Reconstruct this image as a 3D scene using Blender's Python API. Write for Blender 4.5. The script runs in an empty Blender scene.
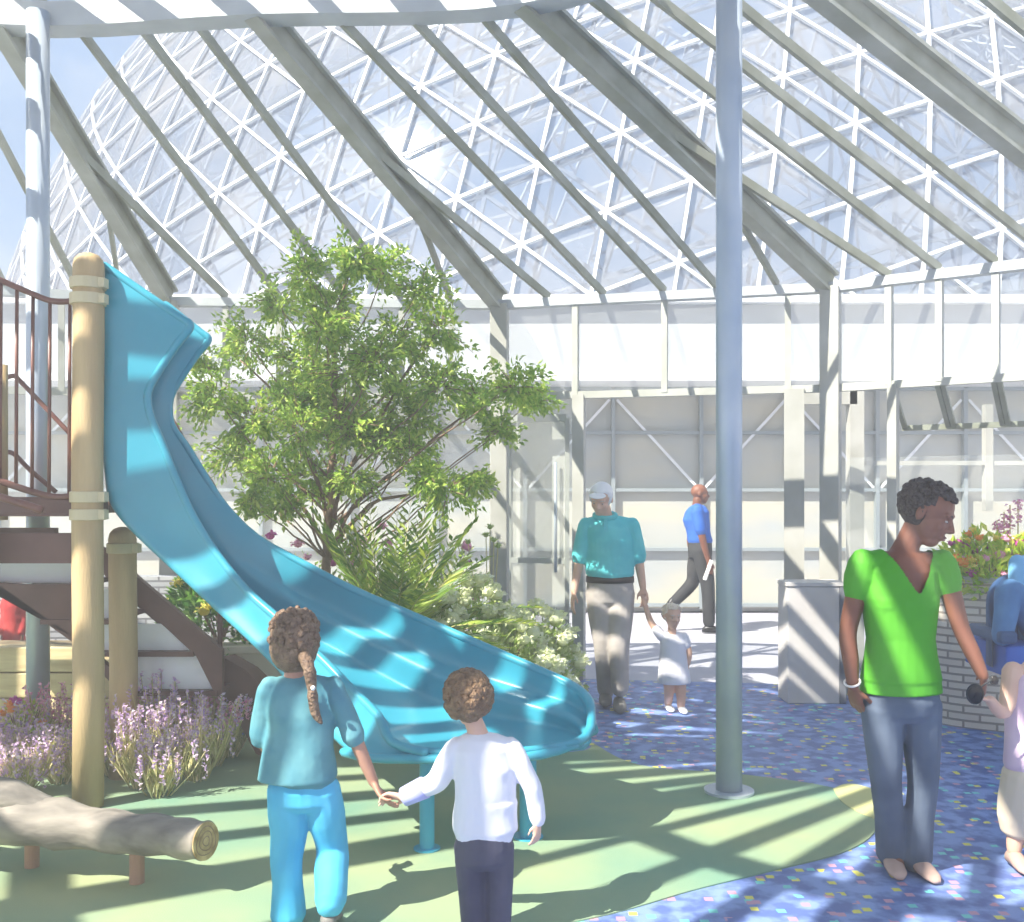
import bpy, math, random
from mathutils import Vector, Matrix, noise
R = math.radians; PI = math.pi
rng = random.Random(7)
scn = bpy.context.scene
col = scn.collection
V = Vector

# ---------- measured camera: f = 1000 px, horizon at y = 495, eye 1.6 m ----------
F = 1000.0; CX = 512.0; HY = 495.0; EYE = 1.6
def P(px, py, Y): return V(((px-CX)*Y/F, Y, EYE-(py-HY)*Y/F))
def G(px, py, z=0.0):
    Y = (EYE-z)*F/(py-HY); return V(((px-CX)*Y/F, Y, z))

# ---------- mesh builder ----------
class MB:
    def __init__(s): s.v = []; s.f = []
    def add(s, vs, fs):
        o = len(s.v); s.v.extend([tuple(x) for x in vs]); s.f.extend([tuple(i+o for i in f) for f in fs]); return s
    def box(s, c, size, rz=0.0, M=None):
        c = V(c); hx, hy, hz = size[0]/2, size[1]/2, size[2]/2
        m = M or Matrix.Rotation(rz, 3, 'Z')
        vs = [c+m@V((x*hx, y*hy, z*hz)) for z in (-1, 1) for y in (-1, 1) for x in (-1, 1)]
        return s.add(vs, [(0,2,3,1),(4,5,7,6),(0,1,5,4),(2,6,7,3),(0,4,6,2),(1,3,7,5)])
    def beam(s, a, b, w, h, up=V((0,0,1))):
        a, b = V(a), V(b); d = (b-a).normalized(); x = d.cross(up)
        if x.length < 1e-4: x = d.cross(V((1,0,0)))
        x.normalize(); z = x.cross(d).normalized()
        vs = [p+x*(sx*w/2)+z*(sz*h/2) for p in (a, b) for sx, sz in ((-1,-1),(1,-1),(1,1),(-1,1))]
        return s.add(vs, [(0,1,2,3),(7,6,5,4),(0,4,5,1),(1,5,6,2),(2,6,7,3),(3,7,4,0)])
    def tube(s, pts, rad, seg=10, cap=True, asp=1.0, ref=None):
        pts = [V(p) for p in pts]; n = len(pts)
        if not isinstance(rad, (list, tuple)): rad = [rad]*n
        ref = V(ref) if ref is not None else None
        vs = []; fs = []; px = None
        for i, p in enumerate(pts):
            d = (pts[min(i+1, n-1)]-pts[max(i-1, 0)]).normalized()
            if ref is not None: x = ref-d*ref.dot(d)
            elif px is None:
                x = d.cross(V((0,0,1)))
                if x.length < .1: x = d.cross(V((0,1,0)))
            else: x = px-d*px.dot(d)
            if x.length < 1e-5: x = d.orthogonal()
            x.normalize(); px = x; y = d.cross(x)
            for k in range(seg):
                a = 2*PI*k/seg
                vs.append(p+x*(math.cos(a)*rad[i])+y*(math.sin(a)*rad[i]*asp))
        for i in range(n-1):
            for k in range(seg):
                k2 = (k+1) % seg
                fs.append((i*seg+k, i*seg+k2, (i+1)*seg+k2, (i+1)*seg+k))
        if cap:
            fs.append(tuple(reversed(range(seg)))); fs.append(tuple(range((n-1)*seg, n*seg)))
        return s.add(vs, fs)
    def capsule(s, pts, rad, seg=12, asp=1.0, ref=None):
        # tube with rounded ends
        pts = [V(p) for p in pts]
        if not isinstance(rad, (list, tuple)): rad = [rad]*len(pts)
        d0 = (pts[0]-pts[1]).normalized(); d1 = (pts[-1]-pts[-2]).normalized()
        r0, r1 = rad[0], rad[-1]
        P2 = [pts[0]+d0*r0*.95, pts[0]+d0*r0*.7]+pts+[pts[-1]+d1*r1*.7, pts[-1]+d1*r1*.95]
        R2 = [r0*.3, r0*.72]+list(rad)+[r1*.72, r1*.3]
        return s.tube(P2, R2, seg, True, asp, ref)
    def loft(s, rings, seg=20):
        # rings: (centre, a_vec, b_vec[, power])
        vs = []; fs = []
        for r in rings:
            c, a, b = V(r[0]), V(r[1]), V(r[2]); pw = r[3] if len(r) > 3 else 1.0
            for k in range(seg):
                t = 2*PI*k/seg; x, y = math.cos(t), math.sin(t)
                x = math.copysign(abs(x)**pw, x); y = math.copysign(abs(y)**pw, y)
                vs.append(c+a*x+b*y)
        n = len(rings)
        for i in range(n-1):
            for k in range(seg):
                k2 = (k+1) % seg
                fs.append((i*seg+k, i*seg+k2, (i+1)*seg+k2, (i+1)*seg+k))
        fs.append(tuple(reversed(range(seg)))); fs.append(tuple(range((n-1)*seg, n*seg)))
        return s.add(vs, fs)
    def ball(s, c, rx, ry=None, rz=None, M=None, seg=14, rings=9, jit=0.0):
        ry = ry or rx; rz = rz or rx; c = V(c); m = M or Matrix.Identity(3)
        vs = [c+m@V((0,0,rz))]; fs = []
        for i in range(1, rings):
            th = PI*i/rings
            for k in range(seg):
                a = 2*PI*k/seg
                j = 1+(rng.uniform(-jit, jit) if jit else 0)
                vs.append(c+m@V((rx*math.sin(th)*math.cos(a)*j, ry*math.sin(th)*math.sin(a)*j, rz*math.cos(th)*j)))
        vs.append(c+m@V((0,0,-rz)))
        for k in range(seg): fs.append((0, 1+k, 1+(k+1) % seg))
        for i in range(rings-2):
            for k in range(seg):
                a = 1+i*seg+k; b = 1+i*seg+(k+1) % seg
                fs.append((a, a+seg, b+seg, b))
        L = len(vs)-1
        for k in range(seg): fs.append((L, 1+(rings-2)*seg+(k+1) % seg, 1+(rings-2)*seg+k))
        return s.add(vs, fs)
    def prism(s, poly, z0, z1):
        n = len(poly)
        vs = [(x, y, z0) for x, y in poly]+[(x, y, z1) for x, y in poly]
        fs = [tuple(reversed(range(n))), tuple(range(n, 2*n))]
        fs += [(i, (i+1) % n, n+(i+1) % n, n+i) for i in range(n)]
        return s.add(vs, fs)
    def quad(s, a, b, c, d): return s.add([a, b, c, d], [(0,1,2,3)])
    def leaf(s, p, d, L, W, fold=.25):
        p = V(p); d = V(d).normalized()
        x = d.cross(V((rng.uniform(-1,1), rng.uniform(-1,1), rng.uniform(.2,1.4))))
        if x.length < 1e-3: x = d.orthogonal()
        x.normalize(); n = x.cross(d)
        return s.add([p, p+d*L*.45+x*W/2+n*W*fold, p+d*L, p+d*L*.45-x*W/2+n*W*fold], [(0,1,2),(0,2,3)])
    def build(s, name, mat, parent=None, smooth=False, bevel=0, mods=None):
        off = wloc(parent) if parent else V((0,0,0))
        me = bpy.data.meshes.new(name)
        me.from_pydata([(x-off.x, y-off.y, z-off.z) for x, y, z in s.v], [], s.f)
        me.materials.append(mat)
        if smooth: me.polygons.foreach_set('use_smooth', [True]*len(me.polygons))
        me.update()
        o = bpy.data.objects.new(name, me); col.objects.link(o)
        if parent: o.parent = parent
        if bevel:
            b = o.modifiers.new('b', 'BEVEL'); b.width = bevel; b.segments = 2; b.limit_method = 'ANGLE'
        return o
def wloc(o):
    l = V((0,0,0))
    while o: l = l+o.location; o = o.parent
    return l
def empty(name, loc, label=None, cat=None, group=None, kind=None):
    o = bpy.data.objects.new(name, None); col.objects.link(o); o.location = loc; o.empty_display_size = .1
    tag(o, label, cat, group, kind); return o
def tag(o, label=None, cat=None, group=None, kind=None):
    if label: o['label'] = label
    if cat: o['category'] = cat
    if group: o['group'] = group
    if kind: o['kind'] = kind
    return o
def copy_tree(o, parent=None):
    c = o.copy(); col.objects.link(c); c.parent = parent
    for ch in [x for x in bpy.data.objects if x.parent == o]: copy_tree(ch, c)
    return c
def baked(o, mods):
    for t, kw in mods:
        m = o.modifiers.new('m', t)
        for k, v in kw.items(): setattr(m, k, v)
    dg = bpy.context.evaluated_depsgraph_get(); dg.update()
    me = bpy.data.meshes.new_from_object(o.evaluated_get(dg), depsgraph=dg)
    o.modifiers.clear(); old = o.data; o.data = me
    me.polygons.foreach_set('use_smooth', [True]*len(me.polygons)); me.update()
    return o
def organic(mb, name, mat, parent, voxel=.008, smooth=3, cut=None, shape=None):
    o = mb.build(name, mat, parent)
    baked(o, [('REMESH', dict(mode='VOXEL', voxel_size=voxel, use_smooth_shade=True)), ('SMOOTH', dict(factor=.5, iterations=smooth))])
    off = wloc(parent) if parent else V((0,0,0))
    if shape:
        for v in o.data.vertices: v.co = shape(v.co+off)-off
    if cut:
        import bmesh
        bm = bmesh.new(); bm.from_mesh(o.data)
        bmesh.ops.delete(bm, geom=[v for v in bm.verts if cut(v.co+off)], context='VERTS')
        bm.to_mesh(o.data); bm.free()
    if not o.data.materials: o.data.materials.append(mat)
    return o

# ---------- materials ----------
def srgb(r, g, b):
    def c(x):
        x /= 255.0
        return x/12.92 if x <= .04045 else ((x+.055)/1.055)**2.4
    return (c(r), c(g), c(b), 1)
def new_mat(name):
    m = bpy.data.materials.new(name); m.use_nodes = True
    nt = m.node_tree; nt.nodes.clear()
    out = nt.nodes.new('ShaderNodeOutputMaterial'); return m, nt, out
def mat(name, c, rough=.6, c2=None, scale=6, metal=0, bump=0, bscale=40, island=None, trans=0, stretch=None, spec=.5, coat=0, detail=4, lo=.35, hi=.65):
    m, nt, out = new_mat(name); N = nt.nodes; L = nt.links
    b = N.new('ShaderNodeBsdfPrincipled'); b.inputs['Roughness'].default_value = rough; b.inputs['Metallic'].default_value = metal
    b.inputs['Specular IOR Level'].default_value = spec; b.inputs['Coat Weight'].default_value = coat
    tc = N.new('ShaderNodeTexCoord'); src = tc.outputs['Object']
    if stretch:
        mp = N.new('ShaderNodeMapping'); mp.inputs['Scale'].default_value = stretch; L.new(src, mp.inputs[0]); src = mp.outputs[0]
    col_out = None
    if island:
        g = N.new('ShaderNodeNewGeometry'); cr = N.new('ShaderNodeValToRGB'); L.new(g.outputs['Random Per Island'], cr.inputs[0])
        cr.color_ramp.elements[0].color = c; cr.color_ramp.elements[1].color = island[-1]
        for i, cc in enumerate(island[:-1]):
            e = cr.color_ramp.elements.new((i+1)/len(island)); e.color = cc
        col_out = cr.outputs[0]
    elif c2:
        n = N.new('ShaderNodeTexNoise'); n.inputs['Scale'].default_value = scale; n.inputs['Detail'].default_value = detail; L.new(src, n.inputs['Vector'])
        cr = N.new('ShaderNodeValToRGB'); cr.color_ramp.elements[0].position = lo; cr.color_ramp.elements[1].position = hi
        cr.color_ramp.elements[0].color = c; cr.color_ramp.elements[1].color = c2
        L.new(n.outputs[0], cr.inputs[0]); col_out = cr.outputs[0]
    if col_out: L.new(col_out, b.inputs['Base Color'])
    else: b.inputs['Base Color'].default_value = c
    if bump:
        n2 = N.new('ShaderNodeTexNoise'); n2.inputs['Scale'].default_value = bscale; L.new(src, n2.inputs['Vector'])
        bp = N.new('ShaderNodeBump'); bp.inputs['Strength'].default_value = bump; bp.inputs['Distance'].default_value = .02
        L.new(n2.outputs[0], bp.inputs['Height']); L.new(bp.outputs[0], b.inputs['Normal'])
    if trans:
        t = N.new('ShaderNodeBsdfTranslucent'); mx = N.new('ShaderNodeMixShader'); mx.inputs[0].default_value = trans
        if col_out: L.new(col_out, t.inputs[0])
        else: t.inputs[0].default_value = c
        L.new(b.outputs[0], mx.inputs[1]); L.new(t.outputs[0], mx.inputs[2]); L.new(mx.outputs[0], out.inputs[0])
    else: L.new(b.outputs[0], out.inputs[0])
    return m
def glass(name, tint, haze=.1, hazecol=(.9,.93,.96,1), gloss=.06, rough=.02, c2=None, scale=.3):
    m, nt, out = new_mat(name); N = nt.nodes; L = nt.links
    t = N.new('ShaderNodeBsdfTransparent'); t.inputs[0].default_value = tint
    d = N.new('ShaderNodeBsdfDiffuse'); d.inputs[0].default_value = hazecol
    if c2:
        tc = N.new('ShaderNodeTexCoord'); n = N.new('ShaderNodeTexNoise'); n.inputs['Scale'].default_value = scale; n.inputs['Detail'].default_value = 5
        L.new(tc.outputs['Object'], n.inputs['Vector']); cr = N.new('ShaderNodeValToRGB')
        cr.color_ramp.elements[0].position = .38; cr.color_ramp.elements[1].position = .62
        cr.color_ramp.elements[0].color = hazecol; cr.color_ramp.elements[1].color = c2
        L.new(n.outputs[0], cr.inputs[0]); L.new(cr.outputs[0], d.inputs[0])
    m1 = N.new('ShaderNodeMixShader'); m1.inputs[0].default_value = haze
    g = N.new('ShaderNodeBsdfGlossy'); g.inputs['Roughness'].default_value = rough
    m2 = N.new('ShaderNodeMixShader'); m2.inputs[0].default_value = gloss
    L.new(t.outputs[0], m1.inputs[1]); L.new(d.outputs[0], m1.inputs[2])
    L.new(m1.outputs[0], m2.inputs[1]); L.new(g.outputs[0], m2.inputs[2]); L.new(m2.outputs[0], out.inputs[0])
    return m
def brick_mat(name, c1, c2, mortar, sx=1.0, along='X'):
    m, nt, out = new_mat(name); N = nt.nodes; L = nt.links
    b = N.new('ShaderNodeBsdfPrincipled'); b.inputs['Roughness'].default_value = .85
    uv = N.new('ShaderNodeUVMap')
    br = N.new('ShaderNodeTexBrick'); br.inputs['Color1'].default_value = c1; br.inputs['Color2'].default_value = c2; br.inputs['Mortar'].default_value = mortar
    br.inputs['Scale'].default_value = 1.0; br.inputs['Brick Width'].default_value = .21; br.inputs['Row Height'].default_value = .052; br.inputs['Mortar Size'].default_value = .008
    L.new(uv.outputs[0], br.inputs['Vector']); L.new(br.outputs[0], b.inputs['Base Color'])
    bp = N.new('ShaderNodeBump'); bp.invert = True; bp.inputs['Strength'].default_value = .5; bp.inputs['Distance'].default_value = .01
    L.new(br.outputs['Fac'], bp.inputs['Height']); L.new(bp.outputs[0], b.inputs['Normal'])
    L.new(b.outputs[0], out.inputs[0]); return m
def floor_blue():
    m, nt, out = new_mat('blue_mosaic_rubber'); N = nt.nodes; L = nt.links
    b = N.new('ShaderNodeBsdfPrincipled'); b.inputs['Roughness'].default_value = .55
    tc = N.new('ShaderNodeTexCoord')
    def noise_ramp(scale, lo, hi, ca, cb, vec=None):
        n = N.new('ShaderNodeTexNoise'); n.inputs['Scale'].default_value = scale; n.inputs['Detail'].default_value = 3
        L.new(vec or tc.outputs['Object'], n.inputs['Vector']); cr = N.new('ShaderNodeValToRGB')
        cr.color_ramp.elements[0].position = lo; cr.color_ramp.elements[1].position = hi
        cr.color_ramp.elements[0].color = ca; cr.color_ramp.elements[1].color = cb
        L.new(n.outputs[0], cr.inputs[0]); return cr.outputs[0]
    base = noise_ramp(9, .42, .58, srgb(92,112,168), srgb(132,156,206))
    vo = N.new('ShaderNodeTexVoronoi'); vo.inputs['Scale'].default_value = 21; vo.distance = 'CHEBYCHEV'; vo.inputs['Randomness'].default_value = .8
    L.new(tc.outputs['Object'], vo.inputs['Vector'])
    sep = N.new('ShaderNodeSeparateColor'); L.new(vo.outputs['Color'], sep.inputs[0])
    def step(sock, thr, gt=True):
        c = N.new('ShaderNodeMath'); c.operation = 'GREATER_THAN' if gt else 'LESS_THAN'; L.new(sock, c.inputs[0]); c.inputs[1].default_value = thr; return c.outputs[0]
    near = step(vo.outputs['Distance'], .36, False)
    def mixc(fac, a, bcol):
        mx = N.new('ShaderNodeMix'); mx.data_type = 'RGBA'; L.new(fac, mx.inputs[0]); L.new(a, mx.inputs[6]); mx.inputs[7].default_value = bcol; return mx.outputs[2]
    def mul(a, bb):
        q = N.new('ShaderNodeMath'); q.operation = 'MULTIPLY'; L.new(a, q.inputs[0]); L.new(bb, q.inputs[1]); return q.outputs[0]
    c = mixc(mul(near, step(sep.outputs[0], .86)), base, srgb(222,214,96))
    c = mixc(mul(near, step(sep.outputs[1], .90)), c, srgb(120,205,200))
    c = mixc(mul(near, step(sep.outputs[2], .92)), c, srgb(196,150,170))
    L.new(c, b.inputs['Base Color']); L.new(b.outputs[0], out.inputs[0]); return m

M = {}
M['steel'] = mat('pale_steel', srgb(178,190,204), .35, srgb(200,208,216), 3, metal=.25)
M['column'] = mat('column_paint', srgb(176,174,164), .5, srgb(190,188,180), 4)
M['beam'] = mat('roof_beam', srgb(158,158,142), .5, srgb(182,182,170), 5)
M['beam_light'] = mat('roof_beam_light', srgb(200,204,206), .45, srgb(186,190,192), 5)
M['rafter'] = mat('rafter_paint', srgb(146,146,126), .5, srgb(172,172,156), 5)
M['mullion'] = mat('mullion', srgb(180,180,170), .5, srgb(194,194,186), 5)
M['white'] = mat('white_paint', srgb(238,239,240), .45)
M['lattice'] = mat('lattice_white', srgb(214,216,220), .5)
M['lattice_in'] = mat('inner_lattice', srgb(196,200,208), .5)
M['roofglass'] = glass('roof_glass', (.97,.985,.99,1), .03, gloss=.02)
M['wallglass'] = glass('wall_glass', (.95,.97,.97,1), .10, hazecol=(.95,.95,.93,1), gloss=.04)
M['domeglass'] = glass('dome_glass', (.62,.655,.71,1), .40, hazecol=srgb(132,142,160), gloss=.06, rough=.08, c2=srgb(170,170,174), scale=.5)
M['wood_post'] = mat('post_timber', srgb(206,178,132), .6, srgb(186,158,116), 3, stretch=(4,4,.6), bump=.15, bscale=30)
M['post_cap'] = mat('post_band', srgb(214,198,160), .6)
M['brown'] = mat('brown_steel', srgb(98,66,58), .5, srgb(120,84,74), 4)
M['rail'] = mat('brown_rail', srgb(108,66,56), .35, srgb(128,84,72), 8)
M['riser'] = mat('white_riser', srgb(250,251,253), .5)
M['slide'] = mat('teal_plastic', srgb(52,150,172), .32, srgb(66,164,184), 2.2, coat=.3)
M['slide_leg'] = mat('slide_leg_paint', srgb(70,170,198), .4)
M['log'] = mat('log_wood', srgb(112,106,98), .75, srgb(172,162,148), 4, stretch=(1.0,3,3), bump=.3, bscale=9, lo=.3, hi=.7)
M['logend'] = mat('log_end_grain', srgb(206,180,128), .8, srgb(150,122,76), 18)
M['logleg'] = mat('log_leg', srgb(178,138,112), .7)
M['timber'] = mat('sleeper_timber', srgb(226,206,158), .75, srgb(206,182,134), 5, stretch=(.7,3,6))
M['bark'] = mat('bark', srgb(128,100,80), .85, srgb(160,132,108), 20)
M['leaf_tree'] = mat('tree_leaf', srgb(128,166,62), .45, island=[srgb(156,192,80), srgb(190,214,92), srgb(216,228,122)], trans=.5)
M['leaf_palm'] = mat('palm_leaf', srgb(96,136,40), .45, island=[srgb(140,172,62), srgb(196,206,84)], trans=.4)
M['leaf_pale'] = mat('pale_leaf', srgb(168,194,104), .6, island=[srgb(200,216,136), srgb(226,232,180)], trans=.45)
M['leaf_lime'] = mat('lime_leaf', srgb(150,196,50), .5, island=[srgb(198,222,70), srgb(230,232,110)], trans=.35)
M['leaf_dark'] = mat('shrub_leaf', srgb(70,124,44), .45, island=[srgb(96,152,54), srgb(150,190,86)], trans=.3)
M['stem_lav'] = mat('lavender_stem', srgb(176,178,104), .7, island=[srgb(222,214,150), srgb(246,236,196)], trans=.3)
M['petal_lav'] = mat('lavender_petal', srgb(186,156,210), .6, island=[srgb(226,196,228), srgb(250,236,240)], trans=.3)
M['petal_white'] = mat('cream_petal', srgb(240,242,206), .6, island=[srgb(232,238,184), srgb(250,250,236)], trans=.3)
M['petal_yellow'] = mat('yellow_petal', srgb(244,224,70), .6, island=[srgb(250,236,120), srgb(252,244,170)], trans=.3)
M['petal_pink'] = mat('pink_petal', srgb(236,170,200), .6, island=[srgb(246,200,220), srgb(222,120,180)], trans=.3)
M['petal_magenta'] = mat('magenta_petal', srgb(196,54,160), .6, island=[srgb(220,110,190), srgb(180,40,150)], trans=.3)
M['petal_orange'] = mat('orange_petal', srgb(244,150,60), .6, island=[srgb(250,190,70), srgb(240,120,60)], trans=.3)
M['soil'] = mat('soil', srgb(110,96,74), .95, srgb(140,124,96), 12, bump=.5)
M['green_floor'] = mat('green_rubber', srgb(118,156,132), .8, srgb(164,172,128), .9, bump=.12, bscale=160)  # shaded teal and sunlit cream tones mixed into the colour by noise
M['yellow_floor'] = mat('yellow_rubber', srgb(206,204,140), .8)
M['blue_floor'] = floor_blue()
M['plaza'] = mat('plaza_paving', srgb(176,174,184), .7, srgb(190,188,194), 1.5)
M['brick'] = brick_mat('white_brick', srgb(238,228,212), srgb(222,210,194), srgb(166,152,138))
M['brick_grey'] = brick_mat('grey_brick', srgb(196,196,196), srgb(168,170,174), srgb(120,120,124))
M['render_wall'] = mat('white_render', srgb(196,196,194), .8, srgb(184,184,180), 1)
M['fascia'] = mat('fascia_white', srgb(188,190,193), .7)
M['winframe'] = mat('window_frame_grey', srgb(150,158,160), .5)
M['winglass'] = mat('window_pane', srgb(180,184,182), .25, srgb(200,194,176), 1.2, stretch=(.6,1,1.6))
M['bin'] = mat('bin_panel', srgb(206,200,194), .6, srgb(216,212,206), 2)
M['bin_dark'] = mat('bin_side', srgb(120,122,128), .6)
M['skin_dark'] = mat('skin_dark', srgb(122,76,58), .5, srgb(138,88,66), 9)
M['skin_lips'] = mat('lips_dark', srgb(120,62,60), .4)
M['skin_light'] = mat('skin_light', srgb(222,176,150), .5, srgb(230,188,164), 9)
M['skin_mid'] = mat('skin_mid', srgb(176,128,106), .5, srgb(190,142,120), 9)
M['hair_black'] = mat('hair_black', srgb(46,36,36), .6, srgb(66,54,54), 40, bump=.8, bscale=90)
M['hair_brown'] = mat('hair_brown', srgb(104,82,66), .55, srgb(140,114,92), 30, bump=.8, bscale=70)
M['hair_curl'] = mat('hair_curly', srgb(110,84,62), .6, srgb(150,120,90), 40, bump=.8, bscale=80)
M['hair_blond'] = mat('hair_blond', srgb(232,214,190), .6, srgb(240,226,208), 30)
M['hair_grey'] = mat('hair_grey', srgb(206,202,200), .7)
M['cap'] = mat('white_cap', srgb(244,242,242), .7)
M['green_shirt'] = mat('green_jersey', srgb(78,160,34), .7, srgb(88,170,40), 5, bump=.25, bscale=9)
M['denim'] = mat('denim', srgb(78,90,108), .8, srgb(106,118,134), 3.5, bump=.2, bscale=12)
M['teal_tunic'] = mat('teal_tunic', srgb(74,136,152), .8, srgb(100,156,164), 8, bump=.35, bscale=12)
M['blue_pants'] = mat('blue_trousers', srgb(60,170,214), .75, srgb(90,190,226), 5, bump=.35, bscale=9)
M['white_top'] = mat('white_jersey', srgb(236,234,240), .8, bump=.3, bscale=10)
M['lilac'] = mat('lilac_cuff', srgb(190,190,240), .8)
M['navy'] = mat('navy_trousers', srgb(62,62,84), .8, srgb(86,84,100), 6, bump=.3, bscale=10)
M['polo'] = mat('turquoise_polo', srgb(88,200,206), .75, srgb(108,212,214), 8, bump=.3, bscale=10)
M['grey_pants'] = mat('grey_trousers', srgb(172,164,156), .8, srgb(190,182,176), 6, bump=.3, bscale=10)
M['shoe_grey'] = mat('grey_shoe', srgb(120,116,112), .6)
M['belt'] = mat('belt_leather', srgb(70,58,50), .5)
M['royal'] = mat('royal_blue_polo', srgb(40,96,184), .75, srgb(56,112,196), 8)
M['black'] = mat('black_cloth', srgb(44,44,46), .75, srgb(60,60,60), 6)
M['black_shoe'] = mat('black_shoe', srgb(28,26,26), .4)
M['paper'] = mat('paper', srgb(236,234,230), .7)
M['sandal'] = mat('pale_shoe', srgb(190,160,146), .6)
M['pinktop'] = mat('pink_top', srgb(216,186,206), .8, srgb(226,200,216), 6)
M['cream'] = mat('cream_shorts', srgb(226,210,186), .8)
M['bracelet'] = mat('bracelet', srgb(236,228,220), .3)
M['darklens'] = mat('dark_lens', srgb(38,30,26), .15)
M['eyewhite'] = mat('eye', srgb(196,186,180), .3)
M['iris'] = mat('iris', srgb(40,26,20), .2)
M['chair_blue'] = mat('chair_blue', srgb(28,84,178), .6, srgb(40,100,190), 6)
M['chair_navy'] = mat('chair_navy', srgb(44,78,120), .6)
M['sky_cloth'] = mat('pale_blue_cloth', srgb(120,180,220), .8)
M['jeans_blue'] = mat('blue_jeans', srgb(62,108,156), .8, srgb(84,132,178), 6)
M['red'] = mat('red_cloth', srgb(176,40,44), .8, srgb(196,64,60), 12)
M['ochre'] = mat('stone_block', srgb(196,182,140), .8)
M['cream_block'] = mat('cream_stone', srgb(240,226,204), .8)

def smooth_path(pts, n=6):
    pts = [V(p) for p in pts]; out = []
    for i in range(len(pts)-1):
        p0 = pts[max(i-1, 0)]; p1 = pts[i]; p2 = pts[i+1]; p3 = pts[min(i+2, len(pts)-1)]
        for k in range(n):
            t = k/n
            out.append(.5*((2*p1)+(p2-p0)*t+(2*p0-5*p1+4*p2-p3)*t*t+(3*p1-p0-3*p2+p3)*t**3))
    out.append(pts[-1]); return out

# =====================================================================
# SETTING: floor
# =====================================================================
def ground_poly(name, poly, z0, z1, m):
    mb = MB(); mb.prism(poly, z0, z1); return tag(mb.build(name, m), kind='structure')
# far paving
ground_poly('floor', [(-40,-12),(40,-12),(40,80),(-40,80)], -.3, -.012, M['plaza'])
# blue mosaic rubber indoors, up to the glass wall
ground_poly('floor', [(-9,-6),(8,-6),(8.0,2.0),(6.4,5.6),(4.55,7.15),(2.65,8.42),(-.1,8.80),(-3.0,8.76),(-5.6,7.7),(-9,5)], -.012, 0.0, M['blue_floor'])
gp = [G(595,745), G(640,766), G(740,775), G(830,788), G(868,806), G(876,830), G(846,852), G(770,872), G(690,892), G(610,915)]
gp = [(p.x, p.y) for p in gp]
gp += [(-.4,3.4),(-1.2,2.6),(-3,1.6),(-7,1.2),(-7.4,5.2),(-3.8,6.9),(-1.6,6.6),(.2,6.2)]
gpv = smooth_path([(x, y, 0) for x, y in gp]+[(gp[0][0], gp[0][1], 0)], 5)[:-1]
ground_poly('floor', [(p.x, p.y) for p in gpv], 0, .006, M['green_floor'])
yp = [G(833,790), G(848,785), G(872,790), G(892,800), G(905,815), G(890,824), G(862,815), G(842,803)]
yv = smooth_path([(p.x, p.y, 0) for p in yp]+[(yp[0].x, yp[0].y, 0)], 4)[:-1]
ground_poly('floor', [(p.x, p.y) for p in yv], .004, .009, M['yellow_floor'])

# =====================================================================
# SETTING: conservatory roof and walls
# =====================================================================
ZE = 3.29; ZR = 4.72
WALL = [(-8.4,5.6),(-5.7,7.75),(-3.0,8.76),(-.11,8.9),(2.6,8.16),(4.4,6.9),(5.9,4.9)]
RING = [(-7.4,4.0),(-4.9,5.85),(-3.35,6.53),(-1.64,6.40),(.08,6.26),(1.165,5.37),(2.6,3.2)]
RING_REST = [(2.7,.6),(1.6,-1.6),(-.8,-3.0),(-3.6,-3.2),(-6.0,-2.0),(-7.6,.2),(-8.1,2.2)]
ceiling = empty('ceiling', (-2.8,1.8,ZR), kind='structure')
ringloop = [V((x, y, ZR)) for x, y in RING+RING_REST]
rl = smooth_path(ringloop+[ringloop[0]], 5)
mb = MB()
rr0 = rl[:-1]; n_ = len(rr0); vs = []; cen = sum(rr0, V((0,0,0)))/n_
for i, p in enumerate(rr0):
    t_ = (rr0[(i+1) % n_]-rr0[i-1]).normalized(); o_ = V((t_.y, -t_.x, 0))
    for a_, z_ in ((-.09,-.085),(.09,-.085),(.09,.075),(-.09,.075)): vs.append(p+o_*a_+V((0,0,z_)))
mb.add(vs, [(i*4+k, i*4+(k+1) % 4, ((i+1) % n_)*4+(k+1) % 4, ((i+1) % n_)*4+k) for i in range(n_) for k in range(4)])
ringobj = mb.build('ring_beam', M['beam_light'], ceiling)
mb = MB()
for i in range(len(WALL)-1):
    a = V((*WALL[i], ZE)); b = V((*WALL[i+1], ZE)); mb.beam(a, b, .11, .075)
mb.build('eave_beam', M['beam_light'], ceiling)
def lerp(a, b, t): return a+(b-a)*t
def W3(i, t): return V((lerp(WALL[i][0], WALL[i+1][0], t), lerp(WALL[i][1], WALL[i+1][1], t), ZE+.05))
def R3(i, t):
    # follow the smooth ring
    p = rl[min(int((i+t)*5), len(rl)-2)]; q = rl[min(int((i+t)*5)+1, len(rl)-1)]; u = (i+t)*5-int((i+t)*5)
    return lerp(p, q, u)
def steel_girder(a, b):
    d = (b-a).normalized(); x = d.cross(V((0,0,1))).normalized(); n = x.cross(d)
    g = MB(); g.beam(a+n*.0, b-n*.0, .035, .17)
    o = g.build('girder', M['rafter'], ceiling)
    f = MB(); f.beam(a-n*.085, b-n*.085, .115, .025); f.beam(a+n*.085, b+n*.085, .115, .025)
    f.build('flange', M['beam'], o)
    return o
for i in range(0, 7):
    steel_girder(R3(i, 0), V((*WALL[i], ZE+.03)))
bays = {2: [('j0',.17),('r',.33,.28),('r',.53,.52),('r',.70,.74),('j1',.85)],
        3: [('j0',.16),('r',.335,.26),('r',.52,.52),('r',.68,.78),('j1',.85)],
        4: [('j0',.21),('r',.38,.25),('r',.56,.5),('r',.72,.75),('j1',.86)],
        1: [('j0',.17),('r',.35,.25),('r',.55,.5),('r',.75,.75),('j1',.86)],
        0: [('r',.25,.25),('r',.5,.5),('r',.75,.75)],
        5: [('r',.25,.25),('r',.5,.5),('r',.75,.75)]}
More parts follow.
